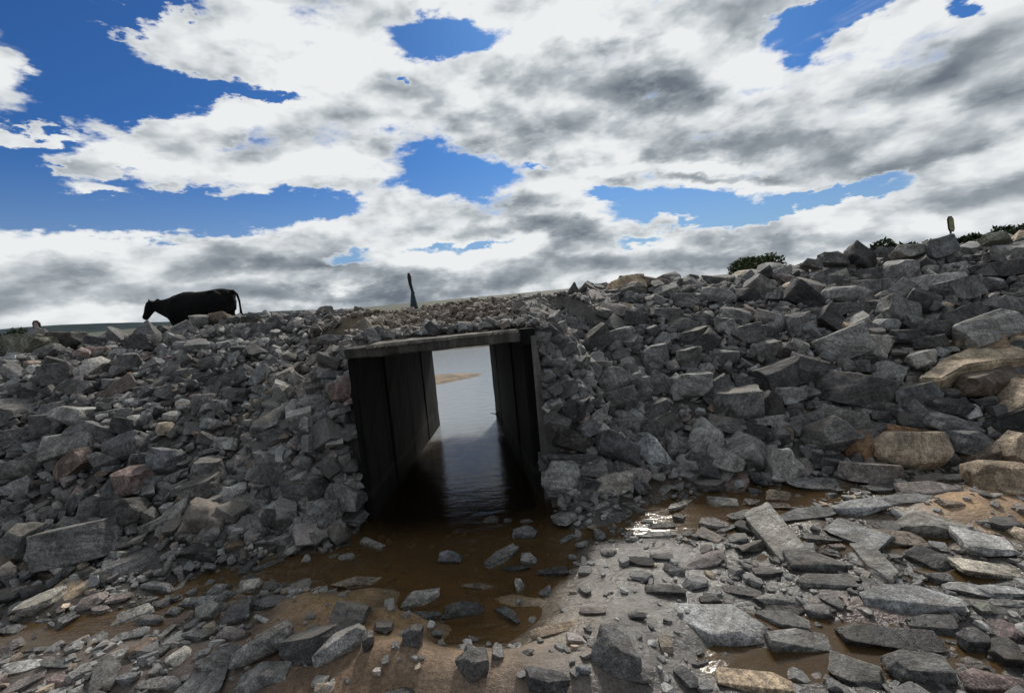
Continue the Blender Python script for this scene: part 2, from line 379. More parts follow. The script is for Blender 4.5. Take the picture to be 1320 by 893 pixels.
def zone(px, py, rx, ry, rot=0):
    """an ellipse of the photo carried onto the stream bed: centre and the two half axes on the ground"""
    c = at_z(px, py); a = at_z(px + rx * math.cos(R(rot)), py - rx * math.sin(R(rot))); b = at_z(px + ry * math.sin(R(rot)) * 0, py - ry)
    return (np.array([c.x, c.y]), np.array([a.x - c.x, a.y - c.y]), np.array([b.x - c.x, b.y - c.y]))
def in_zone(z, x, y):
    c, a, b = z; M = np.linalg.inv(np.array([a, b]).T)
    u = M[0, 0] * (x - c[0]) + M[0, 1] * (y - c[1]); v = M[1, 0] * (x - c[0]) + M[1, 1] * (y - c[1])
    return np.exp(-(u * u + v * v) ** 1.5)
POOLS = [(zone(600, 745, 125, 58), .075), (zone(590, 680, 120, 50), .14), (zone(420, 728, 110, 26, 8), .07), (zone(90, 812, 200, 22, 8), .07), (zone(300, 745, 130, 14, 10), .05), (zone(870, 668, 150, 22, 2), .07),
         (zone(980, 640, 130, 20, 4), .06), (zone(600, 800, 80, 26), .05), (zone(1130, 700, 150, 22, 3), .05), (zone(1130, 830, 240, 44), .05), (zone(980, 850, 160, 26), .045), (zone(1240, 740, 90, 22), .05)]
BARS = [(zone(530, 812, 60, 13, 4), .085), (zone(655, 772, 36, 9, -6), .07), (zone(505, 760, 36, 12, 14), .07), (zone(430, 850, 120, 60, 10), .10), (zone(440, 775, 75, 24, 12), .09), (zone(700, 885, 130, 42), .07), (zone(570, 900, 170, 46), .11), (zone(510, 850, 46, 40), .06), (zone(1265, 655, 80, 22), .07), (zone(120, 868, 240, 30, 6), .05), (zone(800, 790, 130, 70), .035), (zone(790, 850, 100, 40), .03), (zone(530, 890, 60, 20), .04)]

def raw_height(x, y):
    toe = np.interp(x, TOE_X, TOE_Y); cz = np.interp(x, CR_X * 1.0, CR_Z)
    s = np.clip((y - toe) / np.maximum(CREST_Y - toe, 1.0), -1, None)
    prof = np.interp(s, [0, .08, .35, .62, .85, 1.0, 1.12], [0, .10, .50, .78, .94, 1.0, 1.0])
    bed = 0.028 + fbm(x, y, 1.4, 4, 3) * 0.06 + fbm(x, y, 5.0, 4, 13) * .05
    for z, d in POOLS: bed = bed - in_zone(z, x, y) * d
    for z, d in BARS: bed = bed + in_zone(z, x, y) * d
    h = np.where(s > 0, bed * (1 - sstep(0, .1, s)) + prof * cz, bed)
    # the fill banked up round the culvert
    xm = 0.5 * (near_L.x + near_R.x)
    w = 1 - sstep(1.0, 2.1, np.abs(x - xm))
    t = y - (CUL_Y0 + 0.12)
    fillp = np.interp(t, [-.7, -.15, 0.10, .5, 1.3, 2.4, 3.6], [0, .25, 1.15, 1.70, 1.92, 2.03, 2.1])
    h = np.where(t > -.7, np.maximum(h, fillp * w + h * (1 - w)), h)
    # ground beyond the crest: a track on the left and right, open water behind the middle
    back = sstep(CREST_Y + .5, CREST_Y + 1.5, y)
    left = 1.52 + 0 * x
    rightz = np.interp(x, [2.0, 5.0, 11, 30], [1.85, 1.95, 2.1, 2.2])
    plat = np.where(x < 0, left, rightz)
    h = h * (1 - back) + plat * back
    pond = sstep(-4.6, -3.6, x) * (1 - sstep(2.6, 3.6, x)) * sstep(0, .5, y - (CUL_Y1 - .6 + (9.6 - CUL_Y1) * sstep(1.2, 2.0, np.abs(x + .8)))) * (1 - sstep(19, 26, y))
    # the crest stays until the far mouth inside that stretch
    mid = (1 - sstep(1.6, 2.6, np.abs(x + 0.8)))
    keep = mid * (1 - sstep(CUL_Y1 - .3, CUL_Y1 - .05, y)) * (y > CUL_Y1 - 1.0)
    h = h * (1 - keep) + np.maximum(h, 2.05) * keep
    bar = np.exp(-(((x + 2.3) / 1.9) ** 2 + ((y - 13.0) / 1.2) ** 2)) * .24 + fbm(x * .6, y * 2, 1.3, 4, 77) * .13 * (np.abs(y - 13.5) < 4)
    h = h * (1 - pond) + (-0.16 + fbm(x, y, .8, 3, 9) * .05 + bar) * pond
    chan = (1 - sstep(.78, 1.2, np.abs(x - xm))) * sstep(CUL_Y0 - 1.5, CUL_Y0 - .8, y) * (y < CUL_Y0 + .14)
    h = h * (1 - chan) - .13 * chan
    far = sstep(30, 120, y) 
    h = h * (1 - far) + 0.6 * far
    side = sstep(15, 40, np.abs(x))
    return h * (1 - side) + np.minimum(h, .9) * side
def height(x, y, rough=True):
    x = np.asarray(x, float); y = np.asarray(y, float); h = raw_height(x, y)
    if rough:
        h = h + sstep(.25, .9, h) * (1 - sstep(12, 20, np.abs(y))) * (fbm(x, y, 1.3, 4, 21) * (.22 - .10 * sstep(7, 8.5, y)))
    return h
def in_culvert(x, y, m=0.0):
    return (x > np.minimum(cul_x(-1, y), 99) - .07 - m) & (x < cul_x(1, y) + .12 + m)

xs = np.concatenate([-np.geomspace(3500, 16, 26), np.arange(-15.2, -4, .16), np.arange(-4, 4, .05), np.arange(4, 15.2, .16), np.geomspace(16, 3500, 26)])
ys = np.concatenate([-np.geomspace(2500, 4.5, 18), np.arange(-4, 1.2, .25), np.arange(1.2, 5.4, .045), np.arange(5.4, 11.4, .07), np.arange(11.5, 30, .35), np.geomspace(31, 4000, 30)])
X, Y = np.meshgrid(xs, ys); Z = height(X, Y)
cul = in_culvert(X, Y, .02)
Z = np.where(cul & (Y > CUL_Y0 + .16) & (Y < CUL_Y1 - .1), np.maximum(Z, TOP + .03), Z)
edge = cul & (Y > CUL_Y0 + .16) & (Y < CUL_Y0 + .46)
Z = np.where(edge, TOP - .07 + .10 * np.clip((Y - CUL_Y0 - .30) / .16, 0, 1), Z)
Z = np.where(cul & (Y <= CUL_Y0 + .16) & (Y > CUL_Y0 - .3), np.minimum(Z, -.04), Z)
Z = np.where(cul & (Y >= CUL_Y1 - .1) & (Y < 12), np.minimum(Z, -.1), Z)
nx, ny = len(xs), len(ys); idx = np.arange(nx * ny).reshape(ny, nx)
q = np.stack([idx[:-1, :-1], idx[:-1, 1:], idx[1:, 1:], idx[1:, :-1]], -1).reshape(-1, 4)
zf = Z.ravel()[q]; cf = in_culvert(X, Y, -.025).ravel()[q].all(1)
drop = cf & (zf.max(1) > 1.5) & (zf.min(1) < .6) & (Y.ravel()[q].max(1) < 12)
q = q[~drop]
me = bpy.data.meshes.new('ground'); me.vertices.add(nx * ny); me.vertices.foreach_set('co', np.stack([X, Y, Z], -1).reshape(-1))
me.loops.add(q.size); me.loops.foreach_set('vertex_index', q.reshape(-1).astype(np.int32))
me.polygons.add(len(q)); me.polygons.foreach_set('loop_start', np.arange(0, q.size, 4, dtype=np.int32)); me.update(calc_edges=True); me.shade_smooth()
# ground colours (sand, mud, rubble fines, far grass), plus painted shade at the culvert mouth
def mixc(c, col, w): return c * (1 - w[..., None]) + np.array(col) * w[..., None]
tone = np.zeros(X.shape + (3,)) + np.array((.115, .105, .097))
bedm = 1 - sstep(.12, .4, Z)
n1 = fbm(X, Y, 1.1, 4, 40)
tone = mixc(tone, (.10, .092, .085), bedm)
for z, c, k in ((zone(430, 850, 150, 75, 10), (.215, .135, .083), 1), (zone(440, 775, 80, 34, 12), (.23, .155, .10), 1), (zone(560, 885, 150, 46), (.19, .125, .08), 1), (zone(690, 885, 150, 50), (.24, .175, .13), .9),
                (zone(1275, 655, 110, 34), (.40, .27, .165), 1), (zone(560, 755, 190, 62), (.29, .19, .095), .95), (zone(1000, 645, 170, 26), (.17, .11, .06), .8), (zone(590, 672, 120, 34), (.045, .036, .028), 1), (zone(150, 805, 200, 26, 8), (.13, .095, .055), .7),  # the near-black zone paints the culvert mouth's shade onto the bed
                (zone(820, 800, 130, 90), (.20, .185, .17), .7), (zone(120, 880, 260, 50), (.17, .125, .10), .6), (zone(1110, 800, 90, 30), (.20, .12, .10), .5), (zone(720, 830, 60, 50), (.25, .20, .15), .6)):
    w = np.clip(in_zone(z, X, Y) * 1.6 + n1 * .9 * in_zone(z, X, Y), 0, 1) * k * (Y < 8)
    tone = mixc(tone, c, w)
brown = sstep(8.9, 9.3, 9.4 + 0 * Y) * np.exp(-(((X + 1.3) / 1.5) ** 2) ** 2) * sstep(CUL_Y0 + .3, 5.8, Y) * (1 - sstep(9.5, 11, Y))
tone = mixc(tone, (.20, .15, .105), np.clip(brown * 1.3, 0, 1))
tone = mixc(tone, (.30, .23, .16), np.clip(np.exp(-(((X + 2.5) / 2.2) ** 2 + ((Y - 13.0) / 1.8) ** 2)), 0, 1))
tone = mixc(tone, (.065, .075, .035), sstep(22, 60, np.hypot(X, np.maximum(Y, 0))) * np.clip(.75 + n1, 0, 1))
wet = np.clip(1 - sstep(.02, .12, Z), 0, 1) * (Y < 9.0)
wet = np.maximum(wet, in_zone(zone(830, 790, 150, 110), X, Y) * (Z < .3))
for nm, arr, typ in (('tone', np.concatenate([tone, np.ones(X.shape + (1,))], -1), 'FLOAT_COLOR'),):
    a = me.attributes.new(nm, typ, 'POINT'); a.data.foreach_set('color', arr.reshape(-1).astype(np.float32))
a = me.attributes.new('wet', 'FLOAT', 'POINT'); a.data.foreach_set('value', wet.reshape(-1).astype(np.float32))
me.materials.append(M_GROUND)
ground = link(bpy.data.objects.new('ground', me)); tag(ground, kind='structure')

# water: one sheet at level 0; the ground rises through it at its banks
wx = np.linspace(-16, 16, 33); wy = np.linspace(-3, CUL_Y1 + .1, 31)
wv = [(a, b, 0.0) for b in wy for a in wx]
wf = [(j * 33 + i, j * 33 + i + 1, (j + 1) * 33 + i + 1, (j + 1) * 33 + i) for j in range(30) for i in range(32)]
water = mesh_obj('water', wv, wf, M_WATER); tag(water, kind='structure')
px_ = np.linspace(-6, 6, 25); py_ = np.linspace(CUL_Y1 + .1, 28, 31)
pond_v = [(a, b, 0.0) for b in py_ for a in px_]; pond_f = [(j * 25 + i, j * 25 + i + 1, (j + 1) * 25 + i + 1, (j + 1) * 25 + i) for j in range(30) for i in range(24)]
tag(mesh_obj('pond', pond_v, pond_f, M_POND), kind='structure')

# far hills: real ridges with depth
def hill(name, pts, dist, depth, seed):
    m_ = plain('hazed_hill_scrub_' + name, (.032, .047, .052), .95, .05, .35, .006)  # blue distance haze is painted into this scrub colour
    P3 = [at_depth(a, b, dist) for a, b in pts]; hx = np.array([p.x for p in P3]); hz = np.array([p.z for p in P3])
    gx = np.linspace(hx[0], hx[-1], 120); gy = np.linspace(-1, 1, 24); vs = []
    for v in gy:
        top = np.interp(gx, hx, hz); r_ = np.cos(v * math.pi / 2) ** .8
        n_ = fbm(gx / 300, gx * 0 + v * 3, 2.0, 4, seed) * .25 + fbm(gx / 60, gx * 0 + v * 9, 2.0, 3, seed + 4) * .06
        vs += [(x, dist + v * depth, max(.3, -2 + (t_ + 2) * r_ * (1 + k_ * (1 if abs(v) > .1 else .15)))) for x, t_, k_ in zip(gx, top, n_)]
    fs = [(j * 120 + i, j * 120 + i + 1, (j + 1) * 120 + i + 1, (j + 1) * 120 + i) for j in range(23) for i in range(119)]
    tag(mesh_obj('hill', vs, fs, m_, smooth=True), kind='structure')
hill('a', [(-420, 452), (-200, 438), (-60, 438), (0, 431), (35, 422), (70, 419), (110, 418), (150, 419), (200, 419), (240, 417), (280, 418), (330, 422)], 1500, 500, 2)
hill('b', [(270, 412), (310, 405), (340, 402), (370, 401), (395, 404), (430, 408), (500, 408), (560, 404)], 1900, 500, 6)
# ---------------------------------------------------------------- culvert
culvert = empty('box_culvert', (0.5 * (near_L.x + near_R.x), CUL_Y0, 0))
tag(culvert, 'rough concrete box culvert with dark stained walls opening through the rubble embankment', 'culvert')
def grid_box(name, corners_b, z0, z1, mat, parent, nseg=(10, 3, 3), amp=.004, seed=0):
    """a box from four plan corners (ccw) between z0 and z1, subdivided and roughened"""
    bm = bmesh.new()
    vb = [bm.verts.new((x, y, z0)) for x, y in corners_b]; vt = [bm.verts.new((x, y, z1)) for x, y in corners_b]
    bm.faces.new(vb[::-1]); bm.faces.new(vt)
    for i in range(4): bm.faces.new((vb[i], vb[(i + 1) % 4], vt[(i + 1) % 4], vt[i]))
    bmesh.ops.bevel(bm, geom=list(bm.edges), offset=.012, segments=2, affect='EDGES')
    for it in range(5):
        L = [e for e in bm.edges if e.calc_length() > .16]
        if not L: break
        bmesh.ops.subdivide_edges(bm, edges=L, cuts=1, use_grid_fill=True)
        bmesh.ops.triangulate(bm, faces=[f for f in bm.faces if len(f.verts) > 4])
    for v in bm.verts:
        n = mnoise.noise_vector(v.co * 7 + Vector((seed, 0, 0))) + .5 * mnoise.noise_vector(v.co * 23 + Vector((seed, 3, 0)))
        v.co += n * amp
    o = bm_obj(name, bm, mat, None); o.parent = parent; o.matrix_parent_inverse = Matrix.Translation(-Vector(parent.location)); return o
T = .12; TL = .07
NSEG = 4
for side in (-1, 1):
    a, b = (near_L, far_L) if side < 0 else (near_R, far_R)
    for k in range(NSEG):
        t0, t1 = k / NSEG, (k + 1) / NSEG - .006
        p0 = a.lerp(b, t0); p1 = a.lerp(b, t1); j = (.0, .025, .01, .02)[k] * -side * .6
        ix0, ix1 = p0.x + j, p1.x + j; ox0, ox1 = p0.x + side * (TL if side < 0 else T), p1.x + side * T
        y0 = p0.y; y1 = p1.y
        c = [(ox0, y0), (ix0, y0), (ix1, y1), (ox1, y1)] if side < 0 else [(ix0, y0), (ox0, y0), (ox1, y1), (ix1, y1)]
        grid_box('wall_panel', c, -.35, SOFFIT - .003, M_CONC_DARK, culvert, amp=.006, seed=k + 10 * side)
for k in range(NSEG):
    t0, t1 = k / NSEG, (k + 1) / NSEG - .004
    l0, l1, r0_, r1 = near_L.lerp(far_L, t0), near_L.lerp(far_L, t1), near_R.lerp(far_R, t0), near_R.lerp(far_R, t1)
    if k == 0: continue
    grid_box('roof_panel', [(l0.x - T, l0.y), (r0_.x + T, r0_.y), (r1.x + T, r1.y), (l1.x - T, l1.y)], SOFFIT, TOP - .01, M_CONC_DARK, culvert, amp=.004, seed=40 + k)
l1, r1 = near_L.lerp(far_L, 1 / NSEG - .004), near_R.lerp(far_R, 1 / NSEG - .004)
lx, rx = near_L.x - TL - .01, near_R.x + T + .01
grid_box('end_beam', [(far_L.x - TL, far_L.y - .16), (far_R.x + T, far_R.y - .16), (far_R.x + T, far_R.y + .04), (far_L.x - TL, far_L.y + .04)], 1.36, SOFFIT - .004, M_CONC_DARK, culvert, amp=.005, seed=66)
# the head slab that shows: pale worn upper edge over a darker rough beam
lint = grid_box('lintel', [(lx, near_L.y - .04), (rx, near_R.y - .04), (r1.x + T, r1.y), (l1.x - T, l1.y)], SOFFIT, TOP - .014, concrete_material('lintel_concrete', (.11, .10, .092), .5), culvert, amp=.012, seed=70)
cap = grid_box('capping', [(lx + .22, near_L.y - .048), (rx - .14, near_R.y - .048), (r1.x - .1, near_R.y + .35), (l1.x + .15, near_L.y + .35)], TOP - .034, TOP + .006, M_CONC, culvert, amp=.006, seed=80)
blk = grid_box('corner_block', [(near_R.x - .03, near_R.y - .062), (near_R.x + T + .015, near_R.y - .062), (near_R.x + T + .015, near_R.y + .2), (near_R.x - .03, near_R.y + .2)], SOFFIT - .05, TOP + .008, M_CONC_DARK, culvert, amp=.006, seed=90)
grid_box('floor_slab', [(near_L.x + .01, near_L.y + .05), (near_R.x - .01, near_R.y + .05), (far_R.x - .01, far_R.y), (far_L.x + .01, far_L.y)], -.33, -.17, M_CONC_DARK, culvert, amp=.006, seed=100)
# broken bar ends that stick out of the lintel at both ends and a snag caught on the far mouth
M_RUST = plain('rusty_steel', (.10, .06, .045), .8)
def tube(bm, pts, rad, n=8):
    rings = []
    for i, p in enumerate(pts):
        p = Vector(p); d = (Vector(pts[min(i + 1, len(pts) - 1)]) - Vector(pts[max(i - 1, 0)])).normalized()
        s = d.cross(Vector((0.13, .2, 1))); s = s.normalized() if s.length > .01 else Vector((1, 0, 0)); t = d.cross(s)
        r = rad[i] if isinstance(rad, (list, tuple)) else rad
        rings.append([bm.verts.new(p + (s * math.cos(a) + t * math.sin(a)) * r) for a in [2 * math.pi * k / n for k in range(n)]])
    for A, B in zip(rings, rings[1:]):
        for k in range(n): bm.faces.new((A[k], A[(k + 1) % n], B[(k + 1) % n], B[k]))
    bm.faces.new(rings[0][::-1]); bm.faces.new(rings[-1])
for px, py in ((482, 449), (490, 448), (498, 447), (634, 431), (641, 430), (649, 429)):
    p = at_depth(px, py, CUL_Y0 - .03); bm = bmesh.new()
    tube(bm, [p + Vector((-.02, .10, -.02)), p + Vector((0, .0, 0)), p + Vector((.022, -.035, .022))], .012)
    o = bm_obj('reinforcing_bar', bm, M_CONC); o.parent = culvert; o.matrix_parent_inverse = Matrix.Translation(-culvert.location)
bm = bmesh.new(); p = at_depth(640, 535, 7.4)
a0 = at_depth(640, 534, 7.6); a1 = at_depth(650, 560, 7.2)
tube(bm, [a0 + Vector((.08, .05, .05)), a0, a0.lerp(a1, .5) + Vector((.02, 0, 0)), a1, a1 + Vector((.03, -.05, -.2))], [.018, .02, .015, .012, .006], 7)
tube(bm, [a0 + Vector((.05, 0, 0)), a0 + Vector((-.10, 0, .03))], [.014, .006], 6)
o = bm_obj('driftwood_branch', bm, plain('dead_wood', (.13, .10, .075), .9)); tag(o, 'thin dead branch snagged on the wall inside the culvert', 'branch')
# ---------------------------------------------------------------- stones
TONES = {'g': ((0.175, 0.170, 0.166), 'grey'), 'd': ((0.092, 0.088, 0.087), 'dark grey'), 'l': ((0.314, 0.306, 0.294), 'light grey'), 'w': ((0.496, 0.467, 0.422), 'pale whitish'),
         'p': ((0.257, 0.190, 0.173), 'pinkish'), 'r': ((0.331, 0.194, 0.107), 'rust orange'), 't': ((0.446, 0.347, 0.249), 'tan'), 'b': ((0.199, 0.149, 0.111), 'brown'), 'k': ((0.257, 0.219, 0.206), 'pinkish grey'), 'o': ((0.223, 0.223, 0.181), 'olive grey')}
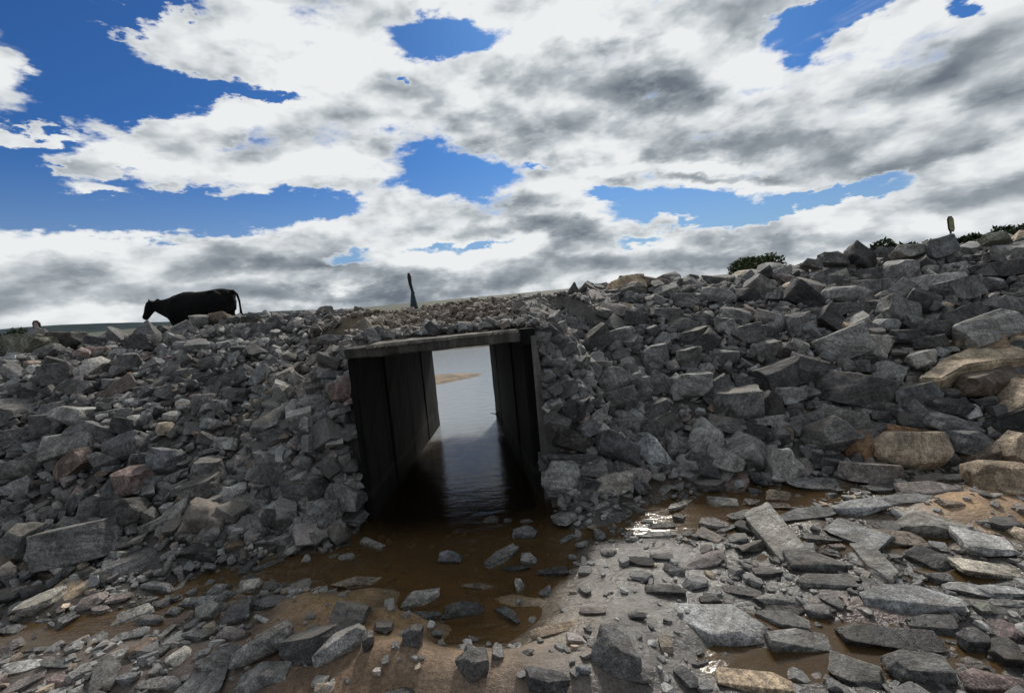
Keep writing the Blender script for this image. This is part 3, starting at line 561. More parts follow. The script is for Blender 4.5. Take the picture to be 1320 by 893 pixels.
# photo x, y, width, height, tilt, tone + shape (s slab, b block, r rounded, w wedge); text = its own label
ROCKS = """
37 446 62 22 2 os|flat olive grey slab topping the crest beside the small leaning marker
97 442 40 26 0 ds
157 440 42 15 -35 gs
189 444 46 19 0 ds
128 455 24 14 0 pb
68 456 30 15 20 gb
170 470 20 27 0 gb
8 472 20 15 0 gr
18 483 15 32 60 gw
80 482 42 25 10 gb
112 501 33 19 25 gb
197 506 26 9 15 ls
219 506 29 19 0 gr
22 524 46 35 20 gw
74 528 27 18 20 gb
100 537 52 27 5 lb
127 559 52 23 -20 gs
61 548 21 27 0 gb
28 560 45 17 12 gs
170 550 40 19 -10 ds
175 518 23 11 0 lw
150 534 37 13 8 gs
190 542 13 19 0 gb
98 572 56 30 8 lb|light grey angular boulder on the upper left slope above the long pinkish stone
168 574 52 31 15 gb
7 549 18 12 0 gb
22 577 31 15 0 gb
337 424 42 13 0 gs
314 431 20 16 0 gb
282 429 23 11 0 lb
302 461 15 18 0 lw
267 488 32 13 0 ds
305 489 56 19 30 ds
274 503 19 19 0 lw
337 486 20 27 0 gb
372 509 36 17 20 gb
410 517 43 20 -3 gb|oblong grey block lying beside the dull pink boulder at the culvert wall
443 502 38 27 -5 pb|dull pink boulder wedged against the left culvert wall
452 517 25 9 20 pw
305 510 33 17 0 gs
285 526 23 21 0 gr
263 521 22 25 0 gb
348 548 50 27 25 gb
363 563 48 19 22 ds
396 549 23 23 20 lb
292 572 35 14 -3 ls
418 537 19 17 0 gb
433 480 37 15 0 gb
390 461 23 9 30 ls
432 440 35 15 0 gb
37 602 39 23 5 gr
28 623 33 23 0 lw
100 600 54 21 38 ps|long pinkish stone slanting across the left slope
190 590 17 23 75 gb
217 592 39 29 -10 gr
174 618 50 31 0 pb|salmon pink boulder in the middle of the left slope
98 640 25 15 45 pw
104 648 42 15 42 gs
128 654 41 29 25 gb
171 658 52 31 8 db
200 624 17 21 0 gb
227 614 31 10 20 ls
70 662 28 18 0 gr
36 695 46 45 0 gb
112 695 80 42 12 gs|broad grey slab leaning low on the left slope with a thin pale sliver beside it
60 697 47 9 52 ls
72 711 21 8 0 ls
70 719 57 6 4 ls
96 676 35 17 20 gs
183 715 84 44 38 gs|large dark grey slab tilted up to the right beside the left water channel
153 698 25 8 20 ls
202 674 37 11 22 ls
231 652 23 29 0 lw
224 632 37 15 15 gs
70 735 82 22 0 bs
207 738 27 12 0 lb
272 606 37 29 0 gb
302 602 19 17 0 gb
355 604 32 47 70 gb
396 630 58 33 0 db
447 637 46 31 0 gb
271 667 53 39 -5 kb|blocky boulder with a pale pinkish top and brown underside on the lower left slope
332 650 31 16 0 gs
331 676 21 35 65 gb
362 668 34 25 0 db
384 671 18 13 0 lb
415 664 39 35 0 gb
304 700 35 35 0 bb|rounded brown block at the foot of the left slope
355 694 62 25 10 lb
350 704 27 17 0 gw
262 712 51 29 0 db
450 668 39 21 0 gs
360 636 31 10 42 gs
258 630 48 23 15 gs
278 730 45 9 25 gs
322 622 25 15 0 lw
346 728 41 7 22 gs
402 709 15 7 0 pw
396 721 9 10 0 wb
430 717 10 6 0 lb
448 718 19 11 0 lb
735 375 21 14 30 dw|dark pointed stone standing alone on the middle of the crest
791 438 52 23 15 gs|smooth wedge slab with a bright top on the upper middle slope
765 441 46 23 40 ds
879 422 35 17 0 gr
882 389 31 17 0 gb
914 379 23 17 0 gb
843 459 33 27 10 gb
886 461 29 29 0 gb
738 418 33 15 0 gs
731 450 19 18 0 gb
850 439 29 10 35 ls
893 435 39 19 15 ds
906 442 38 21 40 ds
786 492 41 47 60 gb
793 513 29 43 -70 gs
807 497 23 37 -60 gs
830 502 21 31 0 gb
848 496 25 27 -40 gb
888 497 56 31 15 lb|pale fractured boulder in the middle of the right slope
910 476 17 15 0 lb
722 478 19 19 0 gb
743 484 17 13 0 gr
840 481 23 13 0 gb
825 426 21 13 0 gb
888 374 17 13 0 gb
827 386 19 10 0 ls
862 407 35 17 0 gb
900 413 25 11 0 gs
741 528 35 31 0 db
772 532 25 27 0 lw
755 551 29 21 20 gb
737 568 46 21 -15 ds
792 575 62 37 -10 db|dark veined boulder just above the waterside right of the culvert
722 593 56 19 0 ds
723 616 49 40 0 lr|rounded light boulder standing at the foot of the right culvert wall
785 622 49 27 5 wb|whitish blunt boulder at the water edge right of the culvert
843 583 46 29 -40 lb|coarse speckled light boulder tilted above the brown water
845 528 45 21 20 gs
811 548 33 13 12 ls
849 548 49 23 25 gs
802 536 35 15 8 gs
871 572 37 23 -25 gb
902 565 33 41 -50 lb
900 600 43 23 -20 ds
852 625 47 37 30 lw|pointed triangular grey boulder standing in the water edge
913 625 43 31 -15 gb
884 612 29 11 -25 gs
806 637 19 9 0 lb
812 650 25 9 -5 ls
787 645 23 10 0 gb
769 653 27 9 20 ls
784 661 21 9 45 ls
799 667 27 14 15 ls
738 649 21 10 0 gb
834 673 15 6 0 lb
852 678 33 7 0 gs
848 690 47 9 3 ws
774 692 14 17 0 lb
785 713 20 14 0 lb
731 695 19 7 30 ls
738 719 10 9 0 wb
647 719 41 19 35 ls
682 723 18 16 0 lb
665 733 35 9 0 ds
678 688 29 17 0 gb
633 671 19 9 0 gb
679 672 15 6 0 gb
655 672 10 6 0 gb
714 737 37 14 0 ds
826 725 31 13 0 ds
853 718 27 9 0 gs
923 382 43 19 -12 lr
945 406 33 18 -20 lb
958 430 33 25 0 gb
983 429 23 17 -15 gb
934 424 26 20 15 lb
999 419 29 24 -15 lb
1027 421 29 31 0 gb
1068 413 33 29 -40 dw
1100 416 29 29 0 lw
1043 383 58 27 -20 dw|broad dark wedge below the crest near the low green bush
1089 382 64 21 2 lr|long rounded light slab below the crest on the right slope
1080 446 58 35 22 lb|big slanting block with a pale face on the upper right slope
1122 448 43 27 -5 lb
931 461 29 21 0 gb
986 451 31 19 15 gb
1003 484 33 51 -70 ds
1042 480 51 35 -25 db|dark block crossed by a thin white quartz vein
1014 452 26 16 0 gb
1108 333 36 30 -12 dw|dark peaked block on the crest between the bush and the oval sign
1072 336 33 13 -5 gs
1045 340 23 10 -15 gs
1012 361 31 13 0 kb
922 360 37 19 15 dw
1120 357 39 16 0 ds
996 383 33 13 0 ls
1091 400 41 15 0 gs
963 382 31 19 0 db
925 503 45 31 25 db
963 488 42 23 10 dw
951 521 63 38 5 gb|large rounded block overhanging dark gaps in the middle right slope
993 524 31 31 -30 db
1013 506 41 29 25 lw
1098 503 80 38 -12 ds|very broad flat dark slab in the middle of the right slope
1110 523 35 25 10 lb
931 547 43 19 -15 gs
962 583 41 41 -40 lb
931 593 43 29 -25 lb
1040 544 43 21 15 gs
1083 537 55 23 -12 ls
1064 562 58 41 20 gb
987 542 37 11 5 ls
1006 598 39 37 0 lb
1034 598 17 15 0 lb
1060 593 37 17 0 ds
1104 576 31 37 0 rb
1124 608 68 22 -3 ks|flat pinkish pale slab at the water edge below the orange streaked boulder
1164 580 78 46 0 tr|big tan boulder with rusty orange streaks at the foot of the right slope
1055 525 21 17 0 gb
1020 534 23 15 0 db
1142 334 31 21 0 db
1168 325 35 15 0 lb
1203 322 46 23 15 gb
1157 352 39 31 0 lr
1197 368 64 21 2 ls
1229 376 43 27 12 gb
1122 373 45 21 0 gs
1157 378 31 21 40 gb
1154 407 33 43 60 gb
1140 420 31 17 0 lb
1128 399 31 21 0 db
1172 416 17 25 65 lw
1198 426 41 17 5 gb
1238 409 51 21 20 ds
1259 426 68 33 20 lb|large pale topped block just above the huge tan slab
1286 398 43 25 0 gb
1314 397 24 22 0 lr
1304 420 36 15 0 gs
1302 429 42 13 0 tb
1288 350 68 19 5 ds
1277 338 33 11 0 gs
1227 346 29 12 10 ls
1198 348 19 11 0 lr
1252 349 18 12 0 gr
1279 368 25 19 0 gb
1284 309 33 11 0 os
1278 323 23 10 0 lb
1224 336 27 15 0 gb
1195 441 41 17 0 db
1161 435 35 17 0 db
1184 463 35 20 12 wb|small whitish block beside the tip of the huge tan slab
1268 464 168 46 14 ts|huge smooth tan slab on the right slope
1262 492 88 28 8 bb|brown broken block under the huge tan slab
1292 520 72 42 22 tw|tan brown wedge boulder below the huge tan slab
1308 483 28 17 0 db
1142 480 39 29 10 lb
1128 466 35 17 0 db
1090 472 21 19 0 gb
1168 508 52 21 15 gs
1205 498 27 15 0 lb
1221 508 27 15 0 db
1217 524 56 23 -5 db
1180 535 31 27 -45 gb
1166 548 35 29 -35 db
1217 547 66 26 -12 gr|smooth rounded grey boulder behind the orange streaked boulder
1142 525 41 17 -8 gb
1135 538 25 13 0 gb
1130 555 29 21 0 db
1245 570 60 31 -15 gb
1296 546 58 27 25 ds
1305 581 46 42 40 tb|upright tan boulder by the right edge of the stream
1203 569 31 21 0 rb
1168 562 56 15 -15 rs
1258 590 46 23 25 br
1279 614 60 40 -5 tr|rounded tan boulder sitting on the sandy patch
1315 614 18 24 0 bb
1306 634 30 15 0 tb
1199 617 41 13 0 ds
1230 616 29 13 0 ls
1200 632 72 17 0 ks
1168 645 68 13 2 ls
1108 656 64 25 2 lb
1204 680 86 40 0 lb|flat topped pale block at the right end of the stream bed below the sandy patch
1108 692 72 31 -20 ls
1163 697 60 21 -5 bs|reddish brown flat slab lying in the water between two pale slabs
1271 702 88 33 -12 ls
1279 737 90 29 0 ws|brightest whitish slab in the stream bed
1198 723 58 25 -18 db
1133 732 60 32 -48 ls
1211 746 31 19 0 gb
1297 678 37 25 -20 db
1227 650 29 12 0 bb
1141 679 41 15 -15 ds
1316 690 18 25 0 tb
1137 630 39 15 0 ds
950 626 33 27 0 pb|pale pink block beside the dark boulder in the brown shallows
878 651 31 11 28 ws
931 648 37 14 -3 ws|cream bar shaped stone in the brown shallows
968 649 23 10 0 kb
1003 640 35 15 0 tw
1048 625 64 19 0 ls
1003 653 27 9 0 bs
956 666 29 14 18 ls
921 676 35 15 -10 ks
916 692 31 15 -20 ks
940 681 31 9 20 ls
951 695 23 15 0 lb
963 683 27 17 -20 db
1004 692 82 50 -42 ls|long pale slab slanting down to the right in the stream bed
973 706 39 21 18 db
907 727 52 23 15 kb
912 709 17 13 0 gb
1052 727 70 29 -2 gb|dark block with a pale top edge in the middle of the stream bed
1036 665 82 17 8 gs
1060 695 46 13 0 gs
990 739 35 15 0 db
857 762 47 19 0 db
898 754 29 21 15 lb
956 764 49 15 -5 ds
1003 775 60 19 -3 lb
1011 786 62 15 -8 ds
1009 799 68 23 -12 gs
916 775 27 13 0 db
928 809 118 52 -5 ls|largest light grey slab on the wet sand
1041 828 102 37 0 lw|pale kite shaped slab half over the dark wet bed
973 882 92 32 -5 ts|peach coloured slab at the very front of the stream bed
1073 775 35 13 -25 gs
887 877 31 23 -40 gb
1066 751 70 19 0 gs
1055 790 31 25 0 gb
1170 775 110 41 0 ls|wide flat topped grey slab with a straight dark front edge
1207 808 70 27 -5 gs
1150 828 122 33 -3 ds|long dark boat shaped slab with a thin light rim
1185 866 80 44 -8 gb
1105 871 72 36 -20 gs
1256 832 42 34 0 db
1302 817 42 36 -10 pb
1302 848 48 38 -35 db
1280 882 82 34 0 pb|pink and grey mottled slab in the front corner of the bed
1255 857 16 24 0 kw
1270 764 98 17 -5 ls
1292 762 58 15 0 ls
1299 778 44 13 -6 ls
1270 787 26 19 0 ob
1117 789 21 13 -20 wb
18 764 45 25 15 ds
10 752 29 15 0 gs
92 760 56 32 25 tw|tan wedge stone leaning beside the square pale stone
51 780 40 30 10 wb|squarish pale pinkish stone at the edge of the left channel
120 776 33 21 15 kb
131 787 25 13 0 kb
155 772 29 13 10 kb
175 793 52 17 14 ws|creamy almond shaped flat stone by the left channel
16 812 33 13 6 ls
57 800 31 6 0 ls
196 801 31 15 0 gb
203 759 37 21 -10 gb
215 814 35 9 40 ls
139 850 68 11 20 ls
28 861 62 15 12 ws
73 856 35 15 0 gs
136 877 39 41 70 gb
165 877 23 21 0 gb
232 848 31 21 38 wb
167 819 45 15 10 gs
30 882 62 17 20 ks
80 878 33 15 0 ps
206 883 52 21 0 gs
50 838 31 9 0 ls
225 789 17 15 0 lb
322 757 25 21 0 wb|small pale pink stone standing at the tip of the brown pool
256 778 39 19 -5 lb
267 790 31 23 20 lb
304 793 39 29 15 gb
348 778 56 17 8 ds
255 820 35 19 0 gb
302 819 35 21 0 kb
344 828 74 27 35 gr|long rounded grey boulder slanting beside the sandy bar
395 829 74 27 15 ds
443 826 64 23 28 lb|oblong stone with a light top and a black front face on the sand
453 792 31 39 80 gs|upright layered stone with pale streaks on the sandy bar
286 853 41 37 50 gb
342 874 70 36 8 gb|coarse speckled dark block at the front left of the sand
475 826 14 25 0 db
340 800 23 9 -25 ls
462 751 63 15 10 ts|flat tan stone at the left bank of the brown pool
480 702 29 11 -20 wb
582 721 27 17 0 gb
543 773 47 21 10 wb|whitish ridged stone in the middle of the brown pool
549 794 37 13 8 ds
597 788 53 21 8 db
670 757 11 21 0 wb
655 792 35 15 -35 gs
613 855 35 37 -55 db|dark stone with a white broken face in front of the brown pool
532 820 25 25 0 db
714 813 61 15 14 ts|flat tan stone at the right tip of the brown pool
793 838 55 37 -20 gs|streaky grey block set in the wet sand
705 880 48 29 0 db
814 873 51 13 -15 gs
822 795 21 11 0 db
764 788 31 13 0 ks
752 862 19 9 0 gb
617 756 37 9 0 bs
261 415 29 15 0 lb
283 412 24 14 0 bb
301 413 18 12 0 gb
313 428 22 19 0 gb
357 418 25 18 25 gb
""".strip().splitlines()

def rock_bm(rng, shape, detail, amp=1.0):
    """a quarried block: a box split by random planes, edges broken, faces stepped along the layering"""
    bm = bmesh.new(); bmesh.ops.create_cube(bm, size=1.0)
    n = {'s': 7, 'b': 10, 'r': 22, 'w': 7}[shape]
    for k in range(n):
        if shape == 's':
            a = rng.random() * 2 * math.pi; e = (rng.random() - .5) * .7
        else:
            a = rng.random() * 2 * math.pi; e = math.asin(rng.random() * 2 - 1) * (.9 if shape != 'w' else .75)
        d = Vector((math.cos(a) * math.cos(e), math.sin(a) * math.cos(e), math.sin(e)))
        off = (.36 + rng.random() * .17) if shape != 'r' else .46 + rng.random() * .05
        if shape == 'w' and k == 0: d = Vector((.55 * (1 if rng.random() < .5 else -1), -.1, .83)).normalized(); off = .12
        sup = (abs(d.x) + abs(d.y) + abs(d.z)) * .5
        off = min(off * (.7 + .3 * sup / .6), sup * .93)
        g = bm.verts[:] + bm.edges[:] + bm.faces[:]
        r = bmesh.ops.bisect_plane(bm, geom=g, plane_co=d * off, plane_no=d, clear_outer=True)
        ed = [x for x in r['geom_cut'] if isinstance(x, bmesh.types.BMEdge)]
        if len(ed) >= 3:
            bmesh.ops.edgenet_fill(bm, edges=ed)
    bmesh.ops.remove_doubles(bm, verts=bm.verts, dist=.015)
    # fill the box
    co = np.array([v.co for v in bm.verts]); lo, hi = co.min(0), co.max(0)
    for v in bm.verts: v.co = Vector(((v.co[i] - lo[i]) / (hi[i] - lo[i]) - .5 for i in range(3)))
    if detail == 0:
        bmesh.ops.triangulate(bm, faces=bm.faces); return bm
    bmesh.ops.bevel(bm, geom=list(bm.edges), offset=.022 if shape != 'r' else .05, segments=1, affect='EDGES', clamp_overlap=True)
    bmesh.ops.triangulate(bm, faces=bm.faces)
    lim = (1.2, .46, .21, .13)[detail - 1]
    for it in range(4):
        L = [e for e in bm.edges if e.calc_length() > lim]
        if not L: break
        bmesh.ops.subdivide_edges(bm, edges=L, cuts=1); bmesh.ops.triangulate(bm, faces=[f for f in bm.faces if len(f.verts) > 3])
    bmesh.ops.remove_doubles(bm, verts=bm.verts, dist=.008)
    bm.normal_update(); off = Vector(rng.random(3) * 50); lay = 5 + rng.random() * 5
    for v in bm.verts:
        p = v.co + off
        a = mnoise.fractal(p * 2.6, 1.0, 2.1, 4)
        st = mnoise.noise(Vector((p.x * 1.6, p.y * 1.6, math.floor((v.co.z + .03 * a) * lay) * 3.7)))
        v.co += v.normal * (.052 * a + .018 * st * (1 - abs(v.normal.z))) * amp
    return bm

M_SHARP = R(32)
def add_attr(me, tone, rpv):
    n = len(me.vertices)
    a = me.attributes.new('tone', 'FLOAT_COLOR', 'POINT'); t = np.empty((n, 4), np.float32); t[:] = (*tone, 1); a.data.foreach_set('color', t.reshape(-1))
    a = me.attributes.new('rp', 'FLOAT_VECTOR', 'POINT'); a.data.foreach_set('vector', rpv.astype(np.float32).reshape(-1))

def parse(l):
    a, _, lab = l.partition('|'); f = a.split(); return (*map(float, f[:5]), f[5][0], f[5][1], lab.strip())
SPEC = [parse(l) for l in ROCKS]
def rand_rot(rng):
    q, r = np.linalg.qr(rng.normal(size=(3, 3))); return q
ROTS = [rand_rot(np.random.default_rng(900 + i)) for i in range(64)]
def hit_terrain(px, py):
    """where each photo ray meets the ground (all at once)"""
    D_ = np.array([ray(a, b) for a, b in zip(px, py)]); t = np.full(len(px), 1.5); done = np.zeros(len(px), bool)
    for i in range(900):
        P = np.array(EYE) + D_ * t[:, None]; h = height(P[:, 0], P[:, 1])
        ic = in_culvert(P[:, 0], P[:, 1]) & (P[:, 1] > CUL_Y0)
        h = np.where(ic, np.where(P[:, 2] > 1.5, TOP, -.15), h)
        done |= P[:, 2] <= h + .005
        t = np.where(done, t, t + .014)
        if done.all(): break
    P = np.array(EYE) + D_ * t[:, None]; far_ = ~done
    return P, far_
PX = np.array([s[0] for s in SPEC]); PY = np.array([s[1] + s[3] * .25 for s in SPEC])
HIT, MISS = hit_terrain(PX, PY)
for i in np.nonzero(MISS)[0]:
    P = at_depth(SPEC[i][0], SPEC[i][1], CREST_Y - .1); HIT[i] = P
areas = sorted((s[2] * s[3] for s in SPEC), reverse=True); CUT = areas[299]; SMALL = []
prox = []           # (px, py, a, b, cos, sin, depth) of every placed stone, for the fill
rock_objs = []
for i, (px, py, w, h, ang, tn, sh, lab) in enumerate(SPEC):
    rng = np.random.default_rng(1000 + i)
    P = Vector(HIT[i]); dep = (P - EYE).dot(fwd); k = dep / FPX
    A = R(ang)
    flat = P.z < .11 and py > 615
    if flat:
        zc = max(0.0, P.z)
        ca, sa = math.cos(A), math.sin(A)
        e0, e1 = at_z(px - w / 2 * ca, py + w / 2 * sa, zc), at_z(px + w / 2 * ca, py - w / 2 * sa, zc)
        th = h * k * (.34 if sh == 's' else .50 if sh in 'bw' else .66)
        hp = max(h - th / k * .80, h * .35) / 2
        f0, f1 = at_z(px - sa * hp, py - ca * hp, zc), at_z(px + sa * hp, py + ca * hp, zc)
        X_ = e1 - e0; Lx = X_.length; X_.normalize(); F = f0 - f1; F.z = 0; Fp = F - X_ * F.dot(X_); Wd = max(Fp.length, .6 * th) * 1.05
        Z_ = Vector((rng.normal() * .06, -.05 + rng.normal() * .06, 1)).normalized(); Y_ = Z_.cross(X_).normalized(); X_ = Y_.cross(Z_)
        size = (Lx * 1.06, Wd, th * 1.25); C_ = (e0 + e1) / 2; C_.z = zc + th * .12
        # keep the seen centre where the photo has it
        C_ = C_ + Vector(((P.x - C_.x) * .15, 0, 0))
    else:
        Lx, Hz = w * k * 1.03, h * k * 1.06
        xv = right * math.cos(A) + up * math.sin(A); zv = up * math.cos(A) - right * math.sin(A); yv = fwd.copy()
        tilt = Matrix.Rotation(rng.normal() * .16 - .12, 3, xv) @ Matrix.Rotation(rng.normal() * .15, 3, zv)
        X_, Y_, Z_ = tilt @ xv, tilt @ yv, tilt @ zv
        size = (Lx, min(.95 * math.sqrt(Lx * Hz), 1.7 * Hz), Hz)
        C_ = Vector(at_depth(px, py, P.y)) + fwd * (size[1] * -.10)
    px_big = max(w, h)
    detail = 4 if px_big > 38 else 3 if px_big > 20 else 2
    if lab.startswith('huge smooth tan'): HUGE = (P, k); continue
    bm = rock_bm(rng, sh, detail, min(1.0, 46 / px_big))
    me = bpy.data.meshes.new('rock'); 
    S = Matrix.Diagonal((*size, 1)); bm.transform(S)
    # break the straight lines of the scaled block a little
    bm.normal_update(); bm.to_mesh(me); bm.free(); me.shade_smooth(); me.set_sharp_from_angle(angle=M_SHARP)
    co = np.empty(len(me.vertices) * 3, np.float32); me.vertices.foreach_get('co', co); co = co.reshape(-1, 3)
    t_ = np.array(TONES[tn][0]) * (1 + rng.normal() * .15) * (1 + rng.normal() * np.array((.018, 0, -.025)))
    vr = rng.normal(size=3); fr = co * np.array((1, 1, 1.0)); 
    add_attr(me, np.clip(t_, .02, .8), (fr @ rand_rot(rng)) + rng.random(3) * 40)
    M3 = Matrix((X_, Y_, Z_)).transposed(); M4 = M3.to_4x4(); M4.translation = C_
    prox.append((px, py, w / 2, h / 2, math.cos(A), math.sin(A), (C_ - EYE).dot(fwd)))
    if w * h < CUT:
        me.transform(M4); SMALL.append(me); continue
    me.materials.append(M_ROCK)
    o = bpy.data.objects.new('rock', me); COL.objects.link(o); o.matrix_world = M4
    rock_objs.append((o, px, py, w, h, ang, tn, sh, lab, flat, C_.copy()))

# the huge slab: a split sheet of rock lying on the slope, its broad face up and towards the stream
face_px = [(1184, 487, 5.35), (1212, 464, 5.62), (1258, 441, 5.85), (1325, 426, 6.0), (1420, 412, 6.1), (1440, 450, 5.55), (1345, 461, 5.42), (1293, 464, 5.38), (1246, 471, 5.32), (1214, 489, 5.26)]
F3 = [at_depth(*p) for p in face_px]; cen = sum(F3, Vector()) / len(F3)
bm = bmesh.new(); vt = [bm.verts.new(p) for p in F3]; dn_ = Vector((0.03, .14, -.30)); vb = [bm.verts.new(p + dn_ + (p - cen) * (-.06)) for p in F3]; n_ = len(F3)
bm.faces.new(vt[::-1]); bm.faces.new(vb)
for q_ in range(n_): bm.faces.new((vt[q_], vt[(q_ + 1) % n_], vb[(q_ + 1) % n_], vb[q_]))
bmesh.ops.recalc_face_normals(bm, faces=bm.faces); bmesh.ops.bevel(bm, geom=list(bm.edges), offset=.022, segments=2, affect='EDGES'); bmesh.ops.triangulate(bm, faces=bm.faces)
for it in range(6):
    L_ = [e for e in bm.edges if e.calc_length() > .09]
    if not L_: break
    bmesh.ops.subdivide_edges(bm, edges=L_, cuts=1); bmesh.ops.triangulate(bm, faces=[f for f in bm.faces if len(f.verts) > 3])
bm.normal_update()
for v in bm.verts:
    a_ = mnoise.fractal(v.co * 3.1, 1.0, 2.1, 5); v.co += v.normal * (.028 * a_ + .014 * mnoise.noise(v.co * 14))
me = bpy.data.meshes.new('rock'); bm.to_mesh(me); bm.free(); me.shade_smooth(); me.set_sharp_from_angle(angle=M_SHARP)
co = np.empty(len(me.vertices) * 3, np.float32); me.vertices.foreach_get('co', co); add_attr(me, (.56, .44, .31), co.reshape(-1, 3)); me.materials.append(M_ROCK)
o = bpy.data.objects.new('rock', me); COL.objects.link(o); rock_objs.append((o, 1262, 455, 150, 46, 14, 't', 's', 'huge smooth tan slab on the right slope', False, cen))
prox.append((1278, 456, 104, 32, math.cos(R(14)), math.sin(R(14)), (cen - EYE).dot(fwd)))
bm = bmesh.new()
for m_ in SMALL: bm.from_mesh(m_)
me = bpy.data.meshes.new('small_rocks'); bm.to_mesh(me); bm.free(); me.materials.append(M_ROCK); me.shade_smooth(); me.set_sharp_from_angle(angle=M_SHARP)
o = bpy.data.objects.new('small_rocks', me); COL.objects.link(o); tag(o, 'smaller loose rocks lying between the boulders and slabs', 'rocks', kind='stuff')
for m_ in SMALL: bpy.data.meshes.remove(m_)
# labels: what the stone looks like plus the nearest thing one can name, and on which side of it
LM = [(462, 560, 'the left wall of the culvert'), (690, 540, 'the right wall of the culvert'), (560, 425, 'the culvert lintel'), (245, 400, 'the black cow'), (532, 372, 'the leaning black post'),
      (1224, 300, 'the oval marker sign'), (975, 342, 'the low green bush'), (48, 420, 'the small leaning marker')]
for r_ in rock_objs:
    if r_[8]: LM.append((r_[1], r_[2], 'the ' + r_[8]))
SHORT = {}
def brief(t):
    w_ = t.split()
    for i_, x in enumerate(w_):
        if i_ > 2 and x in ('on', 'in', 'at', 'between', 'beside', 'just', 'lying', 'wedged', 'slanting', 'leaning', 'tilted', 'standing', 'with', 'topping', 'below', 'above', 'overhanging', 'under', 'behind', 'by', 'sitting', 'half', 'set', 'crossed', 'from', 'near'):
            return ' '.join(w_[:i_])
    return t
LMS = [(a, b, brief(c) if c.startswith('the ') and len(c.split()) > 6 else c) for a, b, c in LM]
names_ = {}
for a, b, c in LMS: names_[c] = names_.get(c, 0) + 1
LMS = [x for x in LMS if names_[x[2]] == 1]
def direction(dx_, dy_):
    a = math.degrees(math.atan2(-dy_, dx_)) % 360
    return ['right of', 'up and right of', 'above', 'up and left of', 'left of', 'down and left of', 'below', 'down and right of'][int((a + 22.5) // 45) % 8]
used = {r_[8] for r_ in rock_objs if r_[8]}
SHN = {'s': ['slab', 'flat stone'], 'b': ['angular rock', 'blocky rock'], 'r': ['rounded rock', 'smooth rock'], 'w': ['wedge shaped rock', 'pointed rock']}
for (o, px, py, w, h, ang, tn, sh, lab, flat, C_) in rock_objs:
    tag(o, cat='rock', group='loose rocks of the embankment and stream bed')
    if not lab:
        sz = 'large' if w * h > 1500 else 'medium' if w * h > 600 else 'small' if w * h > 220 else 'tiny'
        extra = 'steeply tilted' if abs(ang) >= 45 else 'tilted' if abs(ang) >= 20 else 'low' if h < .3 * w else ''
        cand = sorted(LMS, key=lambda L_: (L_[0] - px) ** 2 + (L_[1] - py) ** 2)[:14]
        done = False
        for L_ in cand:
            dd = math.hypot(L_[0] - px, L_[1] - py); near = 'just ' if dd < 45 else '' if dd < 100 else 'some way '
            for nm in SHN[sh]:
                lab2 = ' '.join(f"{sz} {extra} {TONES[tn][1]} {nm} {near}{direction(px - L_[0], py - L_[1])} {L_[2]}".split())
                if lab2 not in used and len(lab2.split()) <= 16: done = True; break
            if done: break
        lab = lab2; used.add(lab)
    o['label'] = lab

# ---------------------------------------------------------------- the rest of the rubble: real stones, joined
LIB = {}
def lib_make(shape, detail, n, seed):
    out = []
    for i in range(n):
        bm = rock_bm(np.random.default_rng(seed + i), shape, detail); me = bpy.data.meshes.new('tmp'); bm.to_mesh(me); bm.free()
        co = np.empty(len(me.vertices) * 3, np.float32); me.vertices.foreach_get('co', co)
        me.calc_loop_triangles(); tr = np.empty(len(me.loop_triangles) * 3, np.int32); me.loop_triangles.foreach_get('vertices', tr)
        out.append((co.reshape(-1, 3), tr.reshape(-1, 3))); bpy.data.meshes.remove(me)
    return out
LIB[2] = lib_make('b', 2, 14, 5000) + lib_make('s', 2, 12, 5200) + lib_make('w', 2, 6, 5400)
LIB[1] = lib_make('b', 1, 12, 6000) + lib_make('s', 1, 10, 6200)
LIB[0] = lib_make('b', 0, 12, 7000) + lib_make('s', 0, 6, 7200)

